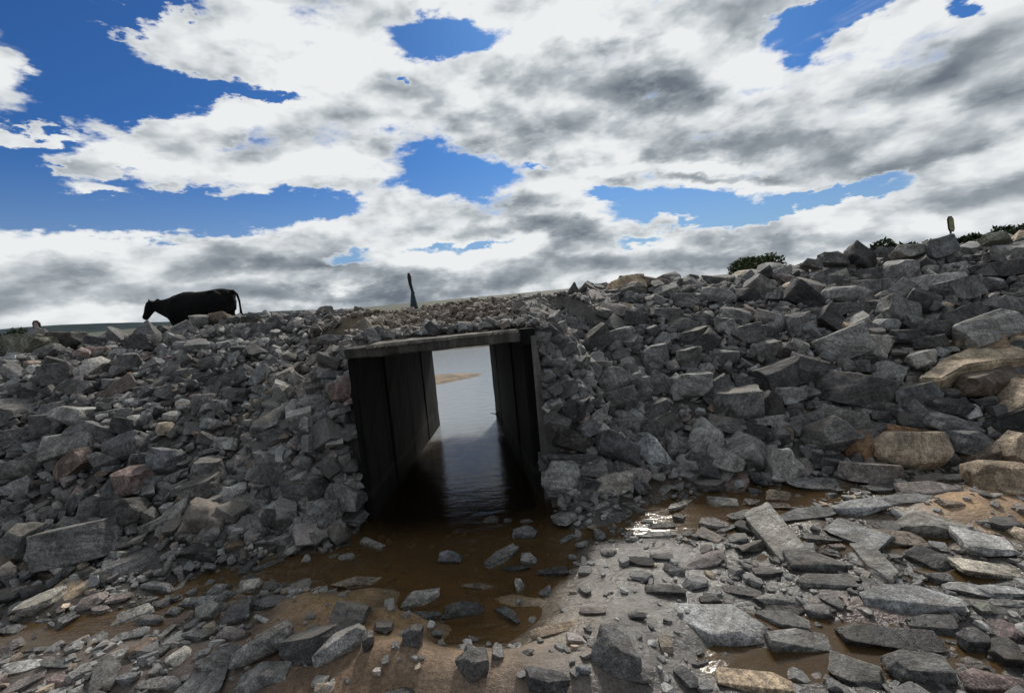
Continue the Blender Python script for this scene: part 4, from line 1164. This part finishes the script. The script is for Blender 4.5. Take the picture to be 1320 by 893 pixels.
PR = np.array(prox)
def reject(P, size, margin=.86, slack=.12):
    """True for fill stones that would stand in front of one of the placed stones"""
    u, v, d = to_px(P); rr = size / d * FPX * .5
    bad = np.zeros(len(P), bool)
    for (px, py, a, b, c, s, dep) in PR:
        ex = (u - px) * c - (v - py) * s; ey = (u - px) * s + (v - py) * c
        q_ = (ex / (a * margin + rr * .75)) ** 2 + (ey / (b * margin + rr * .75)) ** 2
        bad |= (q_ < 1) & (d < dep + slack)
    return bad
def scatter(name, P, size, asp, lib, tone_fn, seed, label_kind='stuff', flatness=None):
    rng = np.random.default_rng(seed); n = len(P); V = []; F = []; T_ = []; RP = []; SM = []; base = 0
    tones = tone_fn(P, rng); pick = rng.integers(0, len(LIB[lib]), n)
    ax = rng.normal(size=(n, 3)) ; 
    yaw = rng.random(n) * 2 * math.pi; tx = rng.normal(size=n) * (.45 if flatness is None else flatness); ty = rng.normal(size=n) * (.45 if flatness is None else flatness)
    for i in range(n):
        co, tr = LIB[lib][pick[i]]
        cy_, sy_, cx__, sx_, cz_, sz_ = math.cos(tx[i]), math.sin(tx[i]), math.cos(ty[i]), math.sin(ty[i]), math.cos(yaw[i]), math.sin(yaw[i])
        Rz = np.array(((cz_, -sz_, 0), (sz_, cz_, 0), (0, 0, 1))); Rx = np.array(((1, 0, 0), (0, cy_, -sy_), (0, sy_, cy_))); Ry = np.array(((cx__, 0, sx_), (0, 1, 0), (-sx_, 0, cx__)))
        s3 = np.array((1.0, asp[i, 0], asp[i, 1])) * size[i]; loc = co * s3
        V.append((loc @ (Rx @ Ry @ Rz).T if False else loc @ (Ry @ Rx @ Rz).T) + P[i]); F.append(tr + base); base += len(co)
        T_.append(np.broadcast_to(tones[i], (len(co), 3))); RP.append(loc @ ROTS[i % 64] + rng.random(3) * 60)
    V = np.concatenate(V).astype(np.float32); F = np.concatenate(F).astype(np.int32)
    me = bpy.data.meshes.new(name); me.vertices.add(len(V)); me.vertices.foreach_set('co', V.reshape(-1))
    me.loops.add(F.size); me.loops.foreach_set('vertex_index', F.reshape(-1)); me.polygons.add(len(F))
    me.polygons.foreach_set('loop_start', np.arange(0, F.size, 3, dtype=np.int32)); me.update(calc_edges=True)
    me.shade_smooth(); me.set_sharp_from_angle(angle=M_SHARP)
    T4 = np.concatenate([np.concatenate(T_), np.ones((len(V), 1))], 1).astype(np.float32)
    a = me.attributes.new('tone', 'FLOAT_COLOR', 'POINT'); a.data.foreach_set('color', T4.reshape(-1))
    a = me.attributes.new('rp', 'FLOAT_VECTOR', 'POINT'); a.data.foreach_set('vector', np.concatenate(RP).astype(np.float32).reshape(-1))
    me.materials.append(M_ROCK); o = bpy.data.objects.new(name, me); COL.objects.link(o)
    print(name, n, 'stones', len(F), 'tris'); return o
TG = np.array([TONES[k][0] for k in 'gdlkbpt'])
def rubble_tone(P, rng):
    n = len(P); idx_ = rng.choice(7, n, p=(.46, .33, .13, .05, .01, .010, .010)); t = TG[idx_] * np.clip(1 + rng.normal(size=(n, 1)) * .24, .5, 1.7) * (1 + rng.normal(size=(n, 1)) * np.array((.025, .0, -.03)))
    br = np.exp(-(((P[:, 0] + 1.3) / 1.5) ** 2) ** 2) * sstep(CUL_Y0 + .3, 6, P[:, 1]); br = br[:, None] * .9
    t = t * (1 - br) + np.array((.19, .145, .11)) * br
    rt = (np.exp(-((P[:, 0] - 6.2) / 1.0) ** 2) * (P[:, 1] < 6.2) * (rng.random(n) < .35))[:, None] * .8
    return t * (1 - rt) + np.array((.34, .24, .15)) * rt
def thin(P, r_):
    """dart throwing on a grid: no two centres nearer than their radii allow"""
    keep = []; cell = {}; g = r_.max() * 1.2
    for i in range(len(P)):
        k = (int(P[i, 0] // g), int(P[i, 1] // g)); ok = True
        for a in (-1, 0, 1):
            for b in (-1, 0, 1):
                for j in cell.get((k[0] + a, k[1] + b), ()):
                    if ((P[i, 0] - P[j, 0]) ** 2 + (P[i, 1] - P[j, 1]) ** 2) < ((r_[i] + r_[j]) * .62) ** 2: ok = False; break
                if not ok: break
            if not ok: break
        if ok: keep.append(i); cell.setdefault(k, []).append(i)
    return np.array(keep)
def visible_area(x, y, m=1.5): return np.abs(x) < y * 1.15 + m
def slope_points(n, seed, y1=10.6):
    rng = np.random.default_rng(seed); x = rng.uniform(-13.5, 13.5, n); y = rng.uniform(2.8, y1, n)
    s = y - np.interp(x, TOE_X, TOE_Y); k = (s > -.12) & visible_area(x, y)
    k &= ~((in_culvert(x, y, .10)) & (y < CUL_Y0 + .35))
    k &= ~(in_culvert(x, y, .3) & (y > CUL_Y1 - .35)); return x[k], y[k], rng
def size_field(x, y):
    """big stones to the right, broken small stuff between the culvert and the cow and above the lintel"""
    f = np.interp(x, [-9, -5, -3.6, -2.6, -1.6, .3, .9, 2.2, 6, 12], [1.0, .95, .70, .60, .62, .5, .8, 1.1, 1.25, 1.2])
    return f * np.where(np.abs(x + .6) < 2.0, np.interp(y, [5, 6.2, 8], [.8, .5, .34]), 1)
# larger fill stones
x, y, rng = slope_points(22000, 50); f_ = size_field(x, y)
sz = np.clip(rng.lognormal(math.log(.215), .42, len(x)), .11, .58) * f_
order = np.argsort(-sz); x, y, sz = x[order], y[order], sz[order]
k = thin(np.stack([x, y], 1), sz * .42); x, y, sz = x[k], y[k], sz[k]
z = height(x, y); z = np.where(in_culvert(x, y, .1) & (y > CUL_Y0), np.maximum(z, TOP + .05), z); P = np.stack([x, y, z + sz * .10], 1); k = ~reject(P, sz); P, sz = P[k], sz[k]
asp = np.stack([rng.uniform(.55, .85, len(P)), rng.uniform(.35, .62, len(P))], 1)
o = scatter('rubble', P, sz, asp, 2, rubble_tone, 51); tag(o, 'grey quarried rubble covering the embankment between the larger boulders', 'rubble', kind='stuff')
# small broken stones in every gap
x, y, rng = slope_points(30000, 60); f_ = np.sqrt(size_field(x, y)); sz = np.clip(rng.lognormal(math.log(.125), .32, len(x)), .06, .26) * f_
k = thin(np.stack([x, y], 1), sz * .42); x, y, sz = x[k], y[k], sz[k]
z = height(x, y); z = np.where(in_culvert(x, y, .1) & (y > CUL_Y0), np.maximum(z, TOP), z); P = np.stack([x, y, z + sz * .35 + .02], 1); k = ~reject(P, sz, .62, -.12); P, sz = P[k], sz[k]
asp = np.stack([rng.uniform(.5, .9, len(P)), rng.uniform(.35, .7, len(P))], 1)
o = scatter('broken_stone', P, sz, asp, 1, rubble_tone, 61); tag(o, 'small broken stone filling the gaps of the slope and crest', 'broken stone', kind='stuff')
rng = np.random.default_rng(63); n = 9000; y = rng.uniform(CUL_Y0 - .45, CUL_Y0 + 1.5, n); sd_ = rng.random(n) < .5; x = np.where(sd_, cul_x(-1, y) - .1 - rng.random(n) ** 1.5 * 1.4, cul_x(1, y) + .16 + rng.random(n) ** 1.5 * 1.4)
hz = height(x, y); k = hz > .08; x, y, hz = x[k], y[k], hz[k]; sz = np.clip(rng.lognormal(math.log(.15), .38, len(x)), .06, .34)
order = np.argsort(-sz); x, y, hz, sz = x[order], y[order], hz[order], sz[order]; k = rng.random(len(x)) < .36; x, y, hz, sz = x[k], y[k], hz[k], sz[k]
P = np.stack([x, y - .06, hz + sz * .12], 1); k = ~reject(P, sz, .74, .0); P, sz = P[k], sz[k]; asp = np.stack([rng.uniform(.55, .9, len(P)), rng.uniform(.4, .75, len(P))], 1)
k = ~in_culvert(P[:, 0] - sz * .45, P[:, 1], .0) & ~in_culvert(P[:, 0] + sz * .45, P[:, 1], .0); P, sz, asp = P[k], sz[k], asp[k]
o = scatter('packed_stone', P, sz, asp, 1, rubble_tone, 64); tag(o, 'broken stone packed against both sides of the culvert mouth', 'packed stone', kind='stuff')
# fines: where the fill is gravelly
x, y, rng = slope_points(70000, 70, 9.6); gr = np.clip(1.15 - size_field(x, y), 0.30, 1); k = rng.random(len(x)) < gr; x, y = x[k], y[k]
sz = rng.lognormal(math.log(.045), .35, len(x)); z = height(x, y); z = np.where(in_culvert(x, y, .1) & (y > CUL_Y0), np.maximum(z, TOP + .02), z); P = np.stack([x, y, z + .012 + sz * .3], 1); k = ~reject(P, sz, .6, -.05); P, sz = P[k][:11000], sz[k][:11000]
asp = np.stack([rng.uniform(.6, .9, len(P)), rng.uniform(.4, .8, len(P))], 1)
o = scatter('gravel', P, sz, asp, 0, rubble_tone, 71); tag(o, 'gravelly fines above the culvert and down the left slope', 'gravel', kind='stuff')
# stream bed: mid stones and pebbles, thin over pools and sand bars
def bed_points(n, seed, keep=1.0):
    rng = np.random.default_rng(seed); y = rng.uniform(1.3, 5.4, n); x = rng.uniform(-1, 1, n) * (y * 1.15 + 1.2)
    s = y - np.interp(x, TOE_X, TOE_Y); k = (s < .15) & ~(in_culvert(x, y, .0) & (y > CUL_Y0 - .1)); x, y = x[k], y[k]
    d = np.zeros(len(x))
    for zn, c in ((zone(590, 745, 165, 75), .97), (zone(440, 850, 150, 70, 10), .98), (zone(560, 890, 170, 50), .96), (zone(800, 780, 130, 75), .93), (zone(590, 668, 130, 46), .97), (zone(700, 880, 160, 45), .8), (zone(1000, 640, 90, 16), .6), (zone(1285, 660, 80, 20), .85), (zone(960, 850, 120, 22), .8), (zone(1100, 800, 60, 22), .6)):
        d = np.maximum(d, np.clip(in_zone(zn, x, y) * 2.2, 0, 1) * c)
    k = rng.random(len(x)) > d * keep; return x[k], y[k], rng
def bed_tone(P, rng):
    n = len(P); idx_ = rng.choice(7, n, p=(.40, .24, .16, .10, .04, .02, .04)); return TG[idx_] * np.clip(1 + rng.normal(size=(n, 1)) * .18, .6, 1.5)
x, y, rng = bed_points(2200, 80, .95); sz = np.clip(rng.lognormal(math.log(.155), .38, len(x)), .07, .38)
order = np.argsort(-sz); x, y, sz = x[order], y[order], sz[order]; k = thin(np.stack([x, y], 1), sz * .60); x, y, sz = x[k], y[k], sz[k]
P = np.stack([x, y, height(x, y) + sz * .06], 1); k = ~reject(P, sz); P, sz = P[k], sz[k]
asp = np.stack([rng.uniform(.5, .8, len(P)), rng.uniform(.22, .42, len(P))], 1)
o = scatter('stream_stones', P, sz, asp, 2, bed_tone, 81, flatness=.14); tag(o, 'flat grey stones lying among the shallows of the stream bed', 'stones', kind='stuff')
x, y, rng = bed_points(13000, 90, .90); sz = np.clip(rng.lognormal(math.log(.05), .45, len(x)), .018, .12)
P = np.stack([x, y, height(x, y) + sz * .1], 1); k = ~reject(P, sz); P, sz = P[k], sz[k]
asp = np.stack([rng.uniform(.5, .85, len(P)), rng.uniform(.3, .55, len(P))], 1)
o = scatter('pebbles', P, sz, asp, 0, bed_tone, 91, flatness=.2); tag(o, 'pebbles and chips scattered over the wet stream bed', 'pebbles', kind='stuff')
# ---------------------------------------------------------------- cow
def loft(bm, rings, n=18):
    """rings: (x, zc, half height, half width, lean) along the body; closed at both ends"""
    R_ = []
    for (x, zc, hz, wy, lean) in rings:
        R_.append([bm.verts.new((x + lean * math.sin(t), wy * math.cos(t) * (1 - .12 * math.sin(t)), zc + hz * math.sin(t))) for t in [2 * math.pi * k / n for k in range(n)]])
    for A, B in zip(R_, R_[1:]):
        for k in range(n): bm.faces.new((A[k], A[(k + 1) % n], B[(k + 1) % n], B[k]))
    bm.faces.new(R_[0][::-1]); bm.faces.new(R_[-1])
bm = bmesh.new()
# trunk from brisket to rump (x grows towards the tail; head at x=0)
loft(bm, [(.60, .93, .10, .08, 0), (.66, .94, .24, .14, -.03), (.73, .955, .30, .19, -.02), (.80, .96, .335, .23, 0), (.92, .965, .365, .27, 0), (1.10, .965, .375, .31, 0), (1.32, .95, .385, .345, 0), (1.52, .955, .38, .335, 0),
          (1.70, .985, .365, .30, 0), (1.84, 1.02, .345, .285, 0), (1.96, 1.05, .31, .25, 0), (2.06, 1.07, .26, .21, .01), (2.13, 1.08, .20, .16, .02), (2.17, 1.09, .13, .11, .02), (2.19, 1.09, .06, .05, 0)])
# neck and head
def limb(bm, pts, n=14):
    R_ = []
    for i, (p, a, b) in enumerate(pts):
        p = Vector(p); d = (Vector(pts[min(i + 1, len(pts) - 1)][0]) - Vector(pts[max(i - 1, 0)][0])).normalized()
        s = Vector((0, 1, 0)); t = d.cross(s).normalized()
        R_.append([bm.verts.new(p + s * math.cos(q) * b + t * math.sin(q) * a) for q in [2 * math.pi * k / n for k in range(n)]])
    for A, B in zip(R_, R_[1:]):
        for k in range(n): bm.faces.new((A[k], A[(k + 1) % n], B[(k + 1) % n], B[k]))
    bm.faces.new(R_[0][::-1]); bm.faces.new(R_[-1])
limb(bm, [((1.0, 0, 1.00), .33, .20), ((.80, 0, .99), .315, .18), ((.66, 0, 1.00), .265, .15), ((.52, 0, 1.035), .205, .115), ((.40, 0, 1.07), .160, .095), ((.30, 0, 1.10), .125, .085)])
limb(bm, [((.30, 0, 1.19), .07, .07), ((.245, 0, 1.13), .125, .105), ((.185, 0, 1.035), .12, .10), ((.125, 0, .945), .092, .08), ((.075, 0, .875), .075, .075), ((.035, 0, .825), .068, .07), ((.015, 0, .805), .045, .05)])
for s in (-1, 1):
    limb(bm, [((.27, s * .07, 1.20), .03, .03), ((.295, s * .13, 1.22), .065, .028), ((.325, s * .19, 1.20), .05, .024), ((.35, s * .235, 1.17), .02, .014)], 8)       # ears
    dx = -.06 if s > 0 else .10
    limb(bm, [((.80, s * .13, .86), .17, .09), ((.78 + dx * .4, s * .14, .66), .10, .07), ((.77 + dx, s * .14, .45), .062, .052), ((.765 + dx, s * .14, .40), .058, .05), ((.775 + dx, s * .14, .22), .036, .034), ((.77 + dx, s * .14, .10), .045, .04), ((.755 + dx, s * .14, .05), .055, .05), ((.75 + dx, s * .14, .0), .062, .052)], 10)
    dx = .05 if s > 0 else -.14
    limb(bm, [((1.93, s * .13, .98), .23, .11), ((1.88 + dx * .5, s * .15, .76), .17, .09), ((1.96 + dx, s * .15, .56), .085, .06), ((2.03 + dx, s * .15, .44), .058, .045), ((2.00 + dx, s * .15, .25), .04, .036), ((1.98 + dx, s * .15, .10), .045, .04), ((1.965 + dx, s * .15, .04), .055, .05), ((1.96 + dx, s * .15, 0), .062, .052)], 10)
# shoulder and haunch muscles, hip bones, brisket
for s in (-1, 1):
    limb(bm, [((.92, s * .16, 1.24), .05, .05), ((.90, s * .20, 1.10), .16, .08), ((.84, s * .20, .92), .20, .10), ((.80, s * .17, .74), .12, .08)], 12)
    limb(bm, [((1.80, s * .17, 1.30), .05, .06), ((1.86, s * .20, 1.18), .15, .09), ((1.93, s * .20, 1.0), .20, .11), ((1.95, s * .18, .82), .15, .09)], 12)
    limb(bm, [((1.70, s * .20, 1.27), .03, .03), ((1.78, s * .22, 1.29), .045, .04), ((1.88, s * .18, 1.28), .04, .04)], 8)
    limb(bm, [((2.0, s * .08, 1.26), .05, .04), ((2.12, s * .09, 1.22), .05, .045), ((2.18, s * .07, 1.14), .04, .04)], 8)
limb(bm, [((.92, 0, 1.28), .05, .06), ((1.05, 0, 1.30), .06, .08), ((1.25, 0, 1.30), .05, .08)], 10)
limb(bm, [((.62, 0, .74), .05, .04), ((.70, 0, .68), .08, .07), ((.84, 0, .64), .08, .10), ((1.0, 0, .62), .05, .10)], 10)
# udder and tail
limb(bm, [((1.62, 0, .66), .12, .12), ((1.66, 0, .58), .10, .11), ((1.68, 0, .53), .04, .05)], 10)
tube(bm, [(2.08, 0, 1.28), (2.19, 0, 1.275), (2.27, 0, 1.19), (2.30, 0, 1.04), (2.30, 0, .88), (2.30, 0, .74), (2.31, 0, .62), (2.32, 0, .50)], [.045, .04, .034, .03, .03, .038, .044, .02], 8)
me = bpy.data.meshes.new('cow'); bm.to_mesh(me); bm.free()
M_COW = plain('black_hide', (.006, .0058, .0058), .8, .12, .3, 6)
cow = link(bpy.data.objects.new('cow', me))
md = cow.modifiers.new('r', 'REMESH'); md.mode = 'VOXEL'; md.voxel_size = .015
ms = cow.modifiers.new('s', 'SMOOTH'); ms.factor = .6; ms.iterations = 16
dg = bpy.context.evaluated_depsgraph_get(); me2 = bpy.data.meshes.new_from_object(cow.evaluated_get(dg)); cow.modifiers.clear(); cow.data = me2
me2.materials.clear(); me2.materials.append(M_COW); me2.shade_smooth()
COW_Y = 10.35
pc = at_depth(182, 405, COW_Y); pe = at_depth(308, 385, COW_Y)
cow.location = (pc.x, COW_Y + .05, 0); 
cow_len = 2.33; cow.rotation_euler = (0, 0, 0); sc_ = (pe.x - pc.x) / cow_len
cow.scale = (sc_, sc_, sc_)
ztop = at_depth(268, 376, COW_Y).z; cow.location.z = ztop - 1.35 * sc_ + .04
print('cow scale', sc_, 'z', cow.location.z)
tag(cow, 'black cow walking along the crest with its head lowered', 'cow')
# ground under the cow follows its feet
# ---------------------------------------------------------------- posts and signs on the crest
M_BLACKP = plain('black_plastic', (.02, .02, .022), .5)
M_TEAL = plain('dark_teal_plastic', (.02, .05, .06), .5)
yp = 7.85; b0 = at_depth(534, 398, yp); mid_ = at_depth(531.5, 375, yp); tp = at_depth(526.5, 352, yp)
post = empty('marker_post', b0); tag(post, 'leaning black marker post with a flared dark teal foot on the crest above the culvert', 'post')
def child(o, p): o.parent = p; o.matrix_parent_inverse = Matrix.Translation(-Vector(p.location)); return o
bm = bmesh.new(); tube(bm, [mid_ + Vector((.02, 0, -.05)), mid_, mid_.lerp(tp, .4) + Vector((-.01, 0, 0)), mid_.lerp(tp, .8), tp], [.022, .024, .028, .034, .018], 8); child(bm_obj('pole', bm, M_BLACKP), post)
bm = bmesh.new(); tube(bm, [b0 + Vector((.0, 0, -.12)), b0 + Vector((0, 0, .03)), b0.lerp(mid_, .5), mid_], [.078, .066, .046, .022], 10); child(bm_obj('foot', bm, M_TEAL), post)
# oval sign on the right
ys_ = 12.5; sb = at_depth(1226, 322, ys_); s0 = at_depth(1225.5, 299, ys_); s1 = at_depth(1223, 279, ys_)
sign = empty('marker_sign', sb); tag(sign, 'narrow upright marker sign with dark rim and pale yellow face on a thin post', 'sign')
bm = bmesh.new(); tube(bm, [sb + Vector((0, 0, -.3)), s0, s0.lerp(s1, .3) + Vector((0, .02, 0))], .022, 8); child(bm_obj('post', bm, plain('grey_post', (.10, .095, .095))), sign)
def plate(name, p0, p1, hw, th, mat, y_off, pts=((-.6, 0), (-1, .18), (-1, .82), (-.45, 1), (.45, 1), (1, .82), (1, .18), (.6, 0)), inset=0.0, yaw=0.0):
    bm = bmesh.new(); ax = (p1 - p0); L = ax.length; ax.normalize(); sx = Vector((math.cos(yaw), math.sin(yaw), 0)); f = []; nrm = Vector((math.sin(yaw), -math.cos(yaw), 0))
    A = [p0 + sx * (a * (hw - inset)) + ax * (inset + b * (L - 2 * inset)) + nrm * y_off for a, b in pts]
    va = [bm.verts.new(p + nrm * th) for p in A]; vb = [bm.verts.new(p) for p in A]; n = len(A)
    bm.faces.new(va); bm.faces.new(vb[::-1])
    for k in range(n): bm.faces.new((va[k], vb[k], vb[(k + 1) % n], va[(k + 1) % n]))
    bmesh.ops.recalc_face_normals(bm, faces=bm.faces); return bm_obj(name, bm, mat)
child(plate('backing', s0, s1, .082, .02, M_BLACKP, 0.02), sign)
child(plate('face', s0, s1, .082, .006, plain('faded_yellow', (.30, .27, .15), .6), .041, inset=.024), sign)
# small leaning marker far left
yl = 9.6; l0 = at_depth(51, 434, yl); l1_ = at_depth(46.5, 413, yl); lb = at_depth(52, 440, yl)
mk = empty('small_marker', lb); tag(mk, 'small leaning marker with dark rim and pinkish face at the far crest end', 'marker')
arc = ((-.1, 0), (-.9, .35), (-1, .8), (-.5, 1), (.5, 1), (1, .8), (1.0, .45), (.5, 0))
child(plate('backing', l0.lerp(l1_, .2), l1_, .078, .02, M_BLACKP, .0, arc), mk)
child(plate('face', l0.lerp(l1_, .2), l1_, .078, .006, plain('faded_pink', (.34, .26, .25), .6), .021, arc, inset=.03), mk)
bm = bmesh.new(); tube(bm, [lb + Vector((0, 0, -.25)), lb, l0.lerp(l1_, .35)], [.03, .03, .02], 8); child(bm_obj('post', bm, plain('tan_post', (.22, .17, .12))), mk)

# ---------------------------------------------------------------- shrubs and trees beyond the crest
def leaf_mat(name, c):
    m, N, b, o = new_mat(name); at = N.n('ShaderNodeAttribute', attribute_name='tone')
    N.t.links.new(N.mix(1.0, (*c, 1), at.outputs['Color'], 'MULTIPLY'), b.inputs['Base Color']); b.inputs['Roughness'].default_value = .6; b.inputs['Specular IOR Level'].default_value = .2
    return m
M_LEAF = leaf_mat('leaves', (.05, .072, .028)); M_LEAFD = leaf_mat('dark_leaves', (.035, .055, .024)); M_BARK = plain('bark', (.10, .08, .06), .9)
def plant(name, base, w, d, h, n, leaf, mat, label, cat, group=None, seed=0, trunk=True, lobes=9):
    rng = np.random.default_rng(seed); root = empty(name, base); tag(root, label, cat, group)
    C_ = np.stack([rng.uniform(-.36, .36, lobes) * w, rng.uniform(-.36, .36, lobes) * d, rng.uniform(.35, .78, lobes) * h], 1); rad = rng.uniform(.16, .30, lobes) * min(w, h * 1.4)
    V = []; F = []; T_ = []
    for i in range(n):
        j = rng.integers(lobes); u = rng.normal(size=3); u /= np.linalg.norm(u); p = C_[j] + u * rad[j] * rng.uniform(.55, 1.05) * np.array((1.15, 1.15, .85))
        if p[2] < .03: p[2] = .03 + rng.random() * .1 * h
        a = rng.normal(size=3); a /= np.linalg.norm(a); b_ = np.cross(a, rng.normal(size=3)); b_ /= np.linalg.norm(b_); s = leaf * rng.uniform(.6, 1.3); k0 = len(V)
        V += [p - a * s, p + b_ * s * .42, p + a * s, p - b_ * s * .42]; F.append((k0, k0 + 1, k0 + 2, k0 + 3)); t = rng.uniform(.55, 1.5); T_ += [(t, t * rng.uniform(.9, 1.05), t * .9, 1)] * 4
    o = mesh_obj('crown' if trunk else 'foliage', V, F, mat, root); a_ = o.data.attributes.new('tone', 'FLOAT_COLOR', 'POINT'); a_.data.foreach_set('color', np.array(T_, np.float32).reshape(-1))
    if trunk:
        bm = bmesh.new(); tube(bm, [(0, 0, -.3), (.02 * w, 0, .2 * h), (-.01 * w, .02, .5 * h), (.03 * w, 0, .7 * h)], [.05 * h, .04 * h, .028 * h, .008 * h], 8)
        for j in range(min(lobes, 6)):
            c = Vector(C_[j]); tube(bm, [(.01 * w, 0, .3 * h), tuple(c * .6 + Vector((0, 0, .12 * h))), tuple(c)], [.022 * h, .013 * h, .004 * h], 6)
        bm_obj('trunk', bm, M_BARK, root)
    return root
def put(px0, px1, pyt, y, name, mat, label, cat, seed, leaf, n, zb=None, group=None, trunk=True, lobes=9):
    a, b = at_depth(px0, pyt, y), at_depth(px1, pyt, y); x = (a.x + b.x) / 2; z0 = float(height(x, y)) if zb is None else zb; t = at_depth((px0 + px1) / 2, pyt, y)
    return plant(name, Vector((x, y, z0 - .02)), (b.x - a.x), (b.x - a.x) * .8, (t.z - z0) * 1.12, n, leaf, mat, label, cat, group, seed, trunk, lobes)
put(942, 1012, 334, 17, 'bush', M_LEAF, 'low rounded green bush rising behind the crest stones', 'bush', 3, .065, 12000, zb=1.5, trunk=False, lobes=16)
TG_ = 'trees beyond the right crest'
put(1126, 1182, 311, 38, 'tree', M_LEAFD, 'dark small tree left of the narrow marker sign', 'tree', 4, .22, 3200, .7, TG_)
put(1198, 1222, 303, 38, 'tree', M_LEAFD, 'dark tree crown directly behind the narrow marker sign', 'tree', 5, .22, 2600, .7, TG_)
put(1228, 1262, 300, 40, 'tree', M_LEAFD, 'dark tree just right of the narrow marker sign', 'tree', 6, .22, 2600, .7, TG_)
put(1252, 1296, 295, 42, 'tree', M_LEAFD, 'taller dark tree second from the right end of the row', 'tree', 7, .22, 2800, .7, TG_)
put(1288, 1345, 292, 40, 'tree', M_LEAFD, 'tallest dark tree at the right end of the row', 'tree', 8, .22, 3200, .7, TG_)
put(-30, 24, 429, 13, 'bush', M_LEAFD, 'low dark scrub bush at the far left end of the crest', 'bush', 9, .05, 2600, 1.5, None, False, 8)
put(1272, 1325, 318, 8.9, 'shrub', M_LEAF, 'straggly low green shrub among stones on the right crest', 'shrub', 12, .035, 700, None, None, False, 7)
